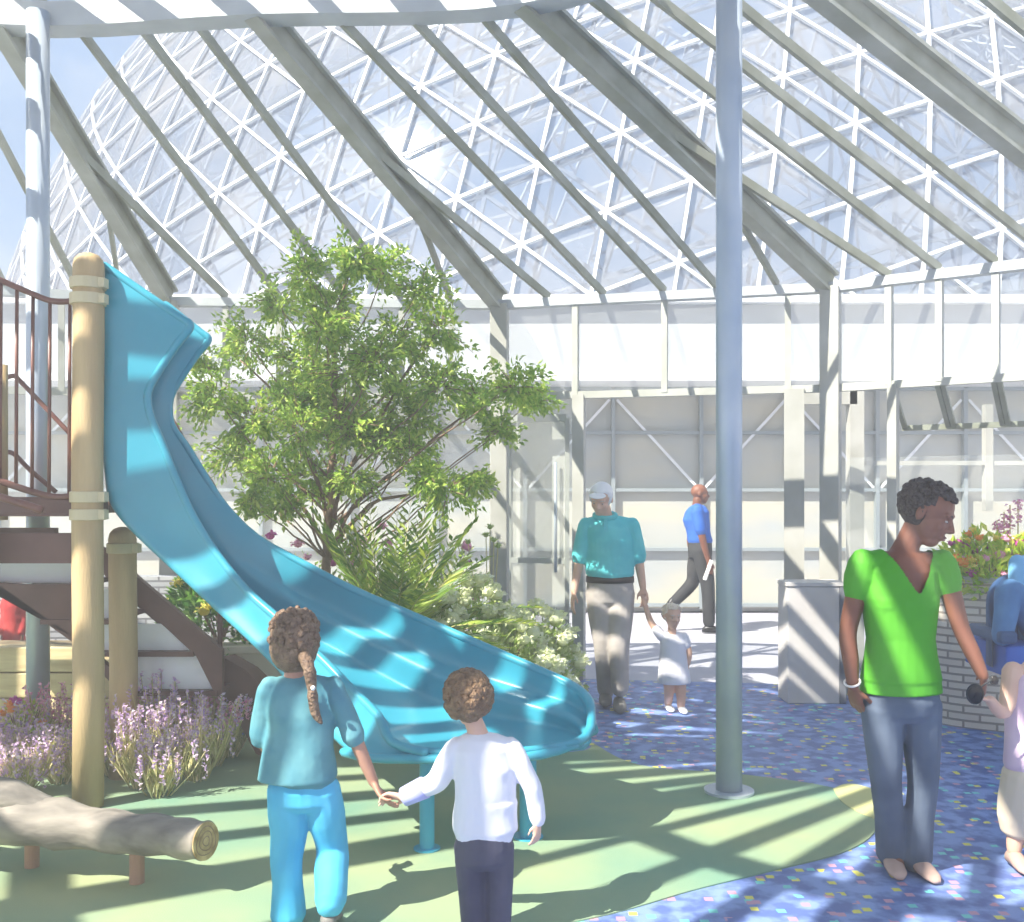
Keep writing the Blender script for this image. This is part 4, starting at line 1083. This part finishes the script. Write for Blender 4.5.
c_ = MB(); c_.tube([lerp(elL, wL, .35), lerp(elL, wL, .99)], [.041,.036], 16); cf = c_.build('cuff', M['lilac'], br_, smooth=True); tag(cf, 'lilac cuff')
j = MB(); j.loft([(off(hipc,0,0,.06), side*.100, fw*.078), (hipc, side*.104, fw*.086), (off(hipc,0,0,-.045), side*.102, fw*.084), (off(hipc,0,0,-.075), side*.085, fw*.06)], 22)
limb(j, [hL, lerp(hL, kL, .5), kL, aL], [.060,.056,.050,.046]); limb(j, [hR, lerp(hR, kR, .5), kR, aR], [.060,.056,.050,.046])
organic(j, 'trousers', M['navy'], br_, .006, 2)
for a in (aL, aR):
    s2 = MB(); shoe(s2, V((a.x, a.y-.045, .008)), V((0,1,0)), .15, .032, .045); s2.build('shoe', M['black_shoe'], br_, smooth=True)
h = hair_cap(hc+V((0,-.01,.002)), hf, hu, hs, 1.28, -.2, .42, .05, 900, .085); h.build('hair', M['hair_curl'], br_, smooth=True)

# ---- Elderly man in turquoise polo
Ym = 7.55
def Qm(x, y, d=0): return P(x, y, Ym+d)
mr = empty('person', V(((612-CX)*Ym/F, Ym, 0)), 'elderly person in white cap, turquoise polo and grey trousers holding a toddler by the hand', 'person')
side = V((1,-.05,0)).normalized(); fw = V((-.05,-1,0)).normalized(); hipc = Qm(610,592); chest = Qm(609,540); neck = Qm(605,517)
shL = Qm(586,525); shR = Qm(632,525); elL = Qm(579,562); wL = Qm(574,592,-.03); elR = Qm(639,562); wR = Qm(643,588,-.05)
hf = V((-.35,-.9,-.45)); hu = V((-.05,-.4,1)); hc = Qm(601,499,-.06); hs = .24
b = MB(); head(b, hc, hf, hu, hs); b.capsule([Qm(606,522), Qm(603,507,-.03)], [.060,.056], 12)
b.loft(torso_rings(hipc, chest, neck, side, fw, .155, .15, .160, .12, .115), 20); trap(b, neck, chest, shL, shR, .050)
limb(b, [shL, elL, wL], [.052,.038,.025]); limb(b, [shR, elR, wR], [.052,.038,.025])
hand(b, wL, Qm(572,606,-.05)-wL, V((.9,.2,0)), .18, 1, .4); hand(b, wR, Qm(646,604,-.07)-wR, V((-.4,.8,0)), .17, -1, .8)
hL, hR = hipc-side*.085, hipc+side*.085; kL, kR = Qm(604,645,-.02), Qm(619,645,-.10); aL, aR = Qm(606,690,.12), Qm(620,688,-.06)
limb(b, [hL, kL, aL], [.085,.055,.035]); limb(b, [hR, kR, aR], [.085,.055,.035])
organic(b, 'body', M['skin_light'], mr, .008, 2); face_parts(hc, hf, hu, hs, mr)
t = MB(); t.loft(torso_rings(off(hipc,0,0,.14), chest, neck, side, fw, .172, .174, .170, .14, .128, .012), 26); trap(t, neck, chest, shL, shR, .062)
limb(t, [shL, lerp(shL, elL, .5), lerp(shL, elL, .85)], [.060,.066,.066]); limb(t, [shR, lerp(shR, elR, .5), lerp(shR, elR, .85)], [.060,.066,.066])
to = organic(t, 'polo_shirt', M['polo'], mr, .010, 2, lambda p: p.z > neck.z+.015)
c_ = MB(); c_.tube([neck+V((math.cos(a)*.078, math.sin(a)*.070-.01, .012-.02*math.cos(a-1.5*PI))) for a in [2*PI*k/20 for k in range(21)]], .020, 8, cap=False); c_.build('collar', M['polo'], to, smooth=True)
c_ = MB(); c_.box(neck+fw*.118+V((0,0,-.075)), (.03,.012,.12)); c_.build('placket', M['polo'], to)
bl_ = MB(); bl_.loft([(Qm(610,582), side*.183, fw*.142), (Qm(610,576), side*.181, fw*.140)], 26); bl_.build('belt', M['belt'], mr, smooth=True)
j = MB(); j.loft([(Qm(610,580), side*.174, fw*.132), (hipc, side*.182, fw*.138), (off(hipc,0,0,-.07), side*.165, fw*.12), (off(hipc,0,0,-.11), side*.12, fw*.08)], 24)
limb(j, [hL, lerp(hL, kL, .5), kL, lerp(kL, aL, .5), aL], [.105,.098,.080,.072,.068]); limb(j, [hR, lerp(hR, kR, .5), kR, lerp(kR, aR, .5), aR], [.105,.098,.080,.072,.068])
organic(j, 'trousers', M['grey_pants'], mr, .010, 2)
for a, z in ((aL, .02), (aR, .008)):
    s2 = MB(); shoe(s2, V((a.x, a.y+.07, z)), V((-.08,-1,0)), .29, .052, .085); s2.build('shoe', M['shoe_grey'], mr, smooth=True)
h = hair_cap(hc, hf, hu, hs, 1.10, -.6, .6, .01); f_, u_, r_ = frame_of(hf, hu)
h.build('cap', M['cap'], mr, smooth=True)
h = MB(); h.ball(hc+f_*.40*hs+u_*.30*hs, .27*hs, .22*hs, .04*hs, Matrix((r_, f_, u_)).transposed()); h.build('cap_brim', M['cap'], mr, smooth=True)

# ---- Toddler in white
Yt = 7.38
def Qt(x, y, d=0): return P(x, y, Yt+d)
tr = empty('person', V(((674-CX)*Yt/F, Yt, 0)), 'fair-haired toddler in white dress, one arm raised to the elderly person', 'person')
side = V((1,0,0)); fw = V((0,-1,0)); hipc = Qt(674,672); chest = Qt(673,644); neck = Qt(672,632)
shL = Qt(662,637); shR = Qt(684,637); elL = Qt(651,622,.03); wL = Qt(645,604,.05); elR = Qt(689,652); wR = Qt(688,664,-.02)
hf = V((.25,-.95,-.1)); hu = V((0,0,1)); hc = Qt(672,616); hs = .185
b = MB(); head(b, hc, hf, hu, hs); b.capsule([Qt(672,635), Qt(672,626)], [.032,.032], 10)
b.loft(torso_rings(hipc, chest, neck, side, fw, .085, .085, .085, .07, .065), 18)
limb(b, [shL, elL, wL], [.030,.024,.018]); limb(b, [shR, elR, wR], [.030,.024,.018]); hand(b, wL, V((-.1,.1,1)), V((0,-1,0)), .09, 1, .5); hand(b, wR, V((0,-.1,-1)), V((-1,0,0)), .09, 1, .5)
hL, hR = hipc-side*.042, hipc+side*.042; kL, kR = Qt(669,691,-.02), Qt(681,692,-.03); aL, aR = Qt(668,704,.04), Qt(681,707,-.02)
limb(b, [hL, kL, aL], [.050,.038,.028]); limb(b, [hR, kR, aR], [.050,.038,.028])
organic(b, 'body', M['skin_light'], tr, .007, 2); face_parts(hc, hf, hu, hs, tr)
t = MB(); t.loft([(Qt(674,683), side*.125, fw*.10), (Qt(674,670), side*.115, fw*.092), (Qt(673,652), side*.098, fw*.078), (Qt(673,642), side*.095, fw*.075), (Qt(672,634), side*.06, fw*.05)], 20)
trap(t, neck, chest, shL, shR, .032); limb(t, [shL, lerp(shL, elL, .5)], [.036,.037]); limb(t, [shR, lerp(shR, elR, .5)], [.036,.037])
organic(t, 'dress', M['white_top'], tr, .008, 2)
for a in (aL, aR):
    s2 = MB(); shoe(s2, V((a.x, a.y+.03, .008)), V((.1,-1,0)), .13, .032, .045); s2.build('shoe', M['cap'], tr, smooth=True)
hair_cap(hc, hf, hu, hs, 1.07, -.2, .5, .04, 120, .05).build('hair', M['hair_blond'], tr, smooth=True)

# ---- Man in royal blue beyond the doorway (walks to the right)
Yk = 11.7
def Qk(x, y, d=0): return P(x, y, Yk+d)
kr = empty('person', V(((706-CX)*Yk/F, Yk, 0)), 'bald person in royal blue shirt and black trousers striding right outside the doorway', 'person')
side = V((.25,-1,0)).normalized(); fw = V((1,.25,0)).normalized(); hipc = Qk(700,549); chest = Qk(696,520); neck = Qk(698,505)
shN = Qk(697,511,-.19); shF = Qk(697,511,.19); elN = Qk(703,541,-.22); wN = Qk(709,562,-.20); elF = Qk(690,540,.22); wF = Qk(695,560,.25)
hf = V((1,-.1,-.02)); hu = V((0,0,1)); hc = Qk(700,494); hs = .235
b = MB(); head(b, hc, hf, hu, hs); b.capsule([Qk(697,508), Qk(698,499)], [.06,.058], 12)
b.loft(torso_rings(hipc, chest, neck, side, fw, .155, .15, .175, .12, .125), 20)
limb(b, [shN, elN, wN], [.055,.042,.028]); limb(b, [shF, elF, wF], [.055,.042,.028]); hand(b, wN, V((.1,-.1,-1)), V((0,1,0)), .18, 1, .8); hand(b, wF, V((.1,.1,-1)), V((0,-1,0)), .18, -1, .5)
kN, kF = Qk(708,588,-.08), Qk(692,583,.1); aN, aF = Qk(709,622,-.06), Qk(675,601,.1)
limb(b, [off(hipc,0,-.08,0), kN, aN], [.09,.058,.035]); limb(b, [off(hipc,0,.08,0), kF, aF], [.09,.058,.035])
organic(b, 'body', M['skin_dark'], kr, .009, 2)
t = MB(); t.loft(torso_rings(off(hipc,0,0,.10), chest, neck, side, fw, .165, .165, .185, .13, .135, .012), 22); trap(t, neck, chest, shN, shF, .07)
limb(t, [shN, lerp(shN, elN, .65)], [.075,.070]); limb(t, [shF, lerp(shF, elF, .65)], [.075,.070]); organic(t, 'polo_shirt', M['royal'], kr, .011, 2, lambda p: p.z > neck.z+.02)
j = MB(); j.loft([(off(hipc,0,0,.09), side*.165, fw*.13), (hipc, side*.17, fw*.135), (off(hipc,0,0,-.1), side*.16, fw*.13)], 20)
limb(j, [off(hipc,0,-.08,0), lerp(off(hipc,0,-.08,0), kN, .5), kN, aN], [.11,.10,.08,.07]); limb(j, [off(hipc,0,.08,0), lerp(off(hipc,0,.08,0), kF, .5), kF, aF], [.11,.10,.08,.065]); organic(j, 'trousers', M['black'], kr, .011, 2)
s2 = MB(); shoe(s2, V((aN.x-.08, aN.y, .0)), V((1,-.1,0)), .29, .05, .09); s2.build('shoe', M['black_shoe'], kr, smooth=True)
s2 = MB(); a = aF; dq = V((-.50,0,-.86)).normalized(); nq = V((.86,0,-.5)).normalized(); s2.loft([(a+V((-.03,0,.05))+dq*.27*t_+nq*.02, nq*.085*h_*.5, V((0,.048*w_,0))) for t_, w_, h_ in ((0,.5,.5),(.12,.85,.95),(.35,.85,1.0),(.6,1.0,.75),(.85,.9,.5),(1.0,.45,.3))], 14); s2.build('shoe', M['black_shoe'], kr, smooth=True)
pr = MB(); pr.box(Qk(708,570,-.27), (.03,.08,.24), 0, Matrix.Rotation(R(20), 3, 'Y')); tag(pr.build('folded_paper', M['paper'], bevel=.004), 'white folded papers held in the hand of the person in royal blue', 'papers')

# ---- Child at the right picture edge
Yc = 4.3
def Qc(x, y, d=0): return P(x, y, Yc+d)
cr_ = empty('person', V(((1040-CX)*Yc/F, Yc, 0)), 'child in pink top and cream shorts cut off by the right picture edge', 'person')
side = V((1,.2,0)).normalized(); fw = V((.2,-1,0)).normalized(); hipc = Qc(1040,775); chest = Qc(1036,695); neck = Qc(1042,655)
shL = Qc(1013,672); shR = Qc(1068,672); elL = Qc(1004,712,-.08); wL = Qc(990,700,-.17); elR = Qc(1078,715); wR = Qc(1080,755)
hf = V((.5,-.8,0)); hu = V((.1,0,1)); hc = Qc(1062,622); hs = .195
b = MB(); head(b, hc, hf, hu, hs); b.capsule([neck, Qc(1054,640)], [.04,.038], 12); b.loft(torso_rings(hipc, chest, neck, side, fw, .115, .105, .115, .08, .078), 20)
limb(b, [shL, elL, wL], [.046,.030,.021]); limb(b, [shR, elR, wR], [.038,.028,.02]); hand(b, wL, V((-.6,-.2,.15)), V((.2,0,1)), .12, 1, .6); hand(b, wR, V((0,0,-1)), V((-1,0,0)), .12, -1, .5)
hL, hR = hipc-side*.065, hipc+side*.065; kL, kR = Qc(1018,820), Qc(1060,818); aL, aR = Qc(1014,850), Qc(1062,852)
limb(b, [hL, kL, aL], [.065,.044,.03]); limb(b, [hR, kR, aR], [.065,.044,.03]); organic(b, 'body', M['skin_light'], cr_, .006, 2); face_parts(hc, hf, hu, hs, cr_)
t = MB(); t.loft(torso_rings(off(hipc,0,0,.05), chest, off(neck,0,0,-.04), side, fw, .155, .140, .135, .10, .09, .008), 24); organic(t, 'top', M['pinktop'], cr_, .008, 3)
j = MB(); j.loft([(Qc(1040,765), side*.150, fw*.10), (hipc, side*.16, fw*.11), (off(hipc,0,0,-.08), side*.155, fw*.105)], 22); limb(j, [hL, lerp(hL, kL, .6), kL], [.10,.095,.085]); limb(j, [hR, lerp(hR, kR, .6), kR], [.10,.095,.085]); organic(j, 'shorts', M['cream'], cr_, .008, 2)
for a in (aL, aR):
    s2 = MB(); shoe(s2, V((a.x, a.y+.04, .008)), V((0,-1,0)), .17, .038, .07); s2.build('shoe', M['sandal'], cr_, smooth=True)
hair_cap(hc, hf, hu, hs, 1.08, -.2, .45, .04).build('hair', M['hair_brown'], cr_, smooth=True)

# ---- blue chair with a seated person at the right edge
Yh = 5.7
def Qh(x, y, d=0): return P(x, y, Yh+d)
ch = empty('armchair', V(((1024-CX)*Yh/F, Yh+.25, 0)), 'blue high-backed armchair at the right picture edge before the brick planter', 'armchair')
g = MB(); g.box(Qh(1040,655,.25), (.66,.52,.18)); organic(g, 'seat', M['chair_blue'], ch, .015, 3)
g = MB(); pts = smooth_path([Qh(993,632,.1), Qh(990,600,.2), Qh(1000,580,.35), Qh(1020,573,.5), Qh(1060,573,.5), Qh(1084,582,.35), Qh(1092,604,.2), Qh(1090,632,.1)], 4)
for a, b_ in zip(pts[:-1], pts[1:]): pass
bot = [V((p.x, p.y, .60)) for p in pts]; n = len(pts)
g.add(pts+bot+[p+V((0,.05,0)) for p in pts]+[p+V((0,.05,0)) for p in bot], [(i, i+1, n+i+1, n+i) for i in range(n-1)]+[(2*n+i+1, 2*n+i, 3*n+i, 3*n+i+1) for i in range(n-1)]+[(i+1, i, 2*n+i, 2*n+i+1) for i in range(n-1)]+[(n+i, n+i+1, 3*n+i+1, 3*n+i) for i in range(n-1)]+[(0,n,3*n,2*n),(n-1,3*n-1,4*n-1,2*n-1)])
g.build('backrest', M['chair_navy'], ch, smooth=True)
for x in (992, 1090): g = MB(); g.box(Qh(x, 633, .15), (.10,.42,.07)); g.build('armrest', M['chair_navy'], ch, bevel=.02)
for x in (1014, 1084):
    for dy in (.12,.45): g = MB(); p = Qh(x, 660, dy); g.tube([V((p.x, p.y, 0)), V((p.x, p.y, p.z))], .02, 10); g.build('leg', M['steel'], ch)
sr = empty('person', Qh(1045,640,.2), 'person in blue jeans and pale top sitting in the blue armchair, mostly out of frame', 'person')
hp = Qh(1045,640,.28); b = MB(); chh = hp+V((0,.05,.38)); nk = chh+V((0,.02,.14)); hcc = nk+V((0,-.02,.15))
sd = V((1,0,0)); fwd = V((0,-1,0)); b.loft(torso_rings(hp, chh, nk, sd, fwd, .13, .12, .13, .09, .09), 18); head(b, hcc+V((.06,0,0)), V((.2,-1,-.2)), V((0,0,1)), .20); b.capsule([nk, hcc+V((.04,0,-.06))], .04)
kn = Qh(1010,592,.10); ft = Qh(1002,636,.02); kn2 = Qh(1062,592,.1); ft2 = Qh(1066,640,.02)
for a, q in ((kn, ft), (kn2, ft2)): limb(b, [hp, a, q], [.05,.038,.028])
limb(b, [chh+V((-.14,0,.08)), chh+V((-.19,-.08,-.1)), chh+V((-.06,-.22,-.14))], [.035,.03,.02]); limb(b, [chh+V((.14,0,.08)), chh+V((.19,-.08,-.1)), chh+V((.06,-.22,-.14))], [.035,.03,.02])
hand(b, chh+V((-.06,-.22,-.14)), V((.8,-.3,0)), V((0,0,-1)), .11, 1, .5); hand(b, chh+V((.06,-.22,-.14)), V((-.8,-.3,0)), V((0,0,-1)), .11, -1, .5)
organic(b, 'body', M['skin_light'], sr, .008, 2)
j = MB(); 
for a, q in ((kn, ft), (kn2, ft2)): limb(j, [hp, lerp(hp, a, .6), a, lerp(a, q, .5), q], [.09,.085,.08,.066,.058])
organic(j, 'jeans', M['jeans_blue'], sr, .009, 2)
t = MB(); t.loft(torso_rings(hp, chh, nk, sd, fwd, .14, .14, .145, .10, .10, .01), 18); limb(t, [chh+V((-.14,0,.08)), chh+V((-.19,-.08,-.1))], [.05,.045]); limb(t, [chh+V((.14,0,.08)), chh+V((.19,-.08,-.1))], [.05,.045]); organic(t, 'top', M['sky_cloth'], sr, .009, 2)
hair_cap(hcc+V((.06,0,0)), V((.2,-1,-.2)), V((0,0,1)), .20, 1.08, -.2, .45, .04).build('hair', M['hair_brown'], sr, smooth=True)

# ---- Red-clothed child behind the timber bed at far left
rr_ = empty('person', V(((14-CX)*7.95/F, 7.95, 0)), 'small figure in red behind the timber bed, mostly hidden by the stairs', 'person')
def Qr(x, y, d=0): return P(x, y, 7.95+d)
hp = Qr(14,640); chh = Qr(14,606); nk = Qr(14,594); hcc = Qr(14,581); b = MB(); sd = V((1,0,0)); fwd = V((0,-1,0))
b.loft(torso_rings(hp, chh, nk, sd, fwd, .07, .065, .07, .06, .06), 16); head(b, hcc, V((0,-1,0)), V((0,0,1)), .17); b.capsule([nk, hcc], .03)
for sg in (-1, 1):
    q = hp+V((sg*.04,0,0)); limb(b, [q, V((q.x, q.y, .22)), V((q.x, q.y, .04))], [.045,.035,.025])
    s0 = chh+V((sg*.07,0,.04)); e0 = s0+V((sg*.01,0,-.14)); w0 = e0+V((0,-.03,-.12)); limb(b, [s0, e0, w0], [.026,.022,.016]); hand(b, w0, V((0,0,-1)), V((-sg,0,0)), .08, 1, .5)
organic(b, 'body', M['skin_mid'], rr_, .008, 2)
t = MB(); t.loft(torso_rings(hp, chh, nk, sd, fwd, .082, .075, .078, .07, .068, .006), 18)
for sg in (-1, 1): s0 = chh+V((sg*.07,0,.04)); limb(t, [s0, s0+V((sg*.01,0,-.14)), s0+V((sg*.01,-.03,-.24))], [.036,.032,.028])
limb(t, [hp+V((-.04,0,0)), V((hp.x-.04, hp.y, .22)), V((hp.x-.04, hp.y, .06))], [.055,.045,.038]); limb(t, [hp+V((.04,0,0)), V((hp.x+.04, hp.y, .22)), V((hp.x+.04, hp.y, .06))], [.055,.045,.038])
organic(t, 'red_outfit', M['red'], rr_, .009, 2, None, lambda p: p+V((noise.noise(p*22)*.010, 0, 0)))
hair_cap(hcc, V((0,-1,0)), V((0,0,1)), .17, 1.08, -.2, .45, .04).build('hair', M['hair_brown'], rr_, smooth=True)

# =====================================================================
# Light, sky, camera
# =====================================================================
sd = V((-.541,-.425,.718)).normalized()
sun = bpy.data.lights.new('sun', 'SUN'); sun.energy = 8.5; sun.angle = R(.35); sun.color = (1,.95,.84)
so = bpy.data.objects.new('sun', sun); col.objects.link(so); so.rotation_euler = sd.to_track_quat('Z', 'Y').to_euler()
wd = bpy.data.worlds.new('sky'); scn.world = wd; wd.use_nodes = True; nt = wd.node_tree; nt.nodes.clear(); N = nt.nodes; L = nt.links
out = N.new('ShaderNodeOutputWorld'); bg = N.new('ShaderNodeBackground'); tc = N.new('ShaderNodeTexCoord'); sp_ = N.new('ShaderNodeSeparateXYZ')
L.new(tc.outputs['Generated'], sp_.inputs[0]); cr = N.new('ShaderNodeValToRGB'); L.new(sp_.outputs[2], cr.inputs[0])
cr.color_ramp.elements[0].position = 0; cr.color_ramp.elements[0].color = srgb(226,230,236); cr.color_ramp.elements[1].position = .55; cr.color_ramp.elements[1].color = srgb(128,160,204)
e = cr.color_ramp.elements.new(.25); e.color = srgb(162,186,218)
nz = N.new('ShaderNodeTexNoise'); nz.inputs['Scale'].default_value = 2.6; nz.inputs['Detail'].default_value = 6; L.new(tc.outputs['Generated'], nz.inputs['Vector'])
c2 = N.new('ShaderNodeValToRGB'); c2.color_ramp.elements[0].position = .52; c2.color_ramp.elements[1].position = .74; L.new(nz.outputs[0], c2.inputs[0])
mx = N.new('ShaderNodeMix'); mx.data_type = 'RGBA'; L.new(c2.outputs[0], mx.inputs[0]); L.new(cr.outputs[0], mx.inputs[6]); mx.inputs[7].default_value = srgb(244,245,248)
L.new(mx.outputs[2], bg.inputs[0]); bg.inputs[1].default_value = .92; L.new(bg.outputs[0], out.inputs[0])

# thin haze in the humid air of the conservatory
m, nt, out = new_mat('humid_haze'); vs_ = nt.nodes.new('ShaderNodeVolumeScatter'); vs_.inputs['Density'].default_value = .028; vs_.inputs['Anisotropy'].default_value = .2; vs_.inputs['Color'].default_value = (1,.985,.96,1)
nt.links.new(vs_.outputs[0], out.inputs['Volume'])
g = MB(); g.box((0,3.6,4.2), (19,19.6,8.6)); tag(g.build('haze', m), kind='stuff'); M['haze'] = m

cam = bpy.data.cameras.new('camera'); co = bpy.data.objects.new('camera', cam); col.objects.link(co); scn.camera = co
co.location = (0,0,EYE); co.rotation_euler = (R(90),0,0)
cam.sensor_fit = 'HORIZONTAL'; cam.sensor_width = 36; cam.lens = 36*F/1024; cam.shift_x = 0.0; cam.shift_y = (HY-461)/1024; cam.clip_end = 300
scn.view_settings.view_transform = 'Standard'; scn.view_settings.look = 'None'; scn.view_settings.gamma = 1; scn.view_settings.exposure = 0.78
scn.view_settings.use_curve_mapping = False
scn.cycles.caustics_reflective = False; scn.cycles.caustics_refractive = False; scn.cycles.transparent_max_bounces = 24; scn.cycles.max_bounces = 8; scn.cycles.diffuse_bounces = 4
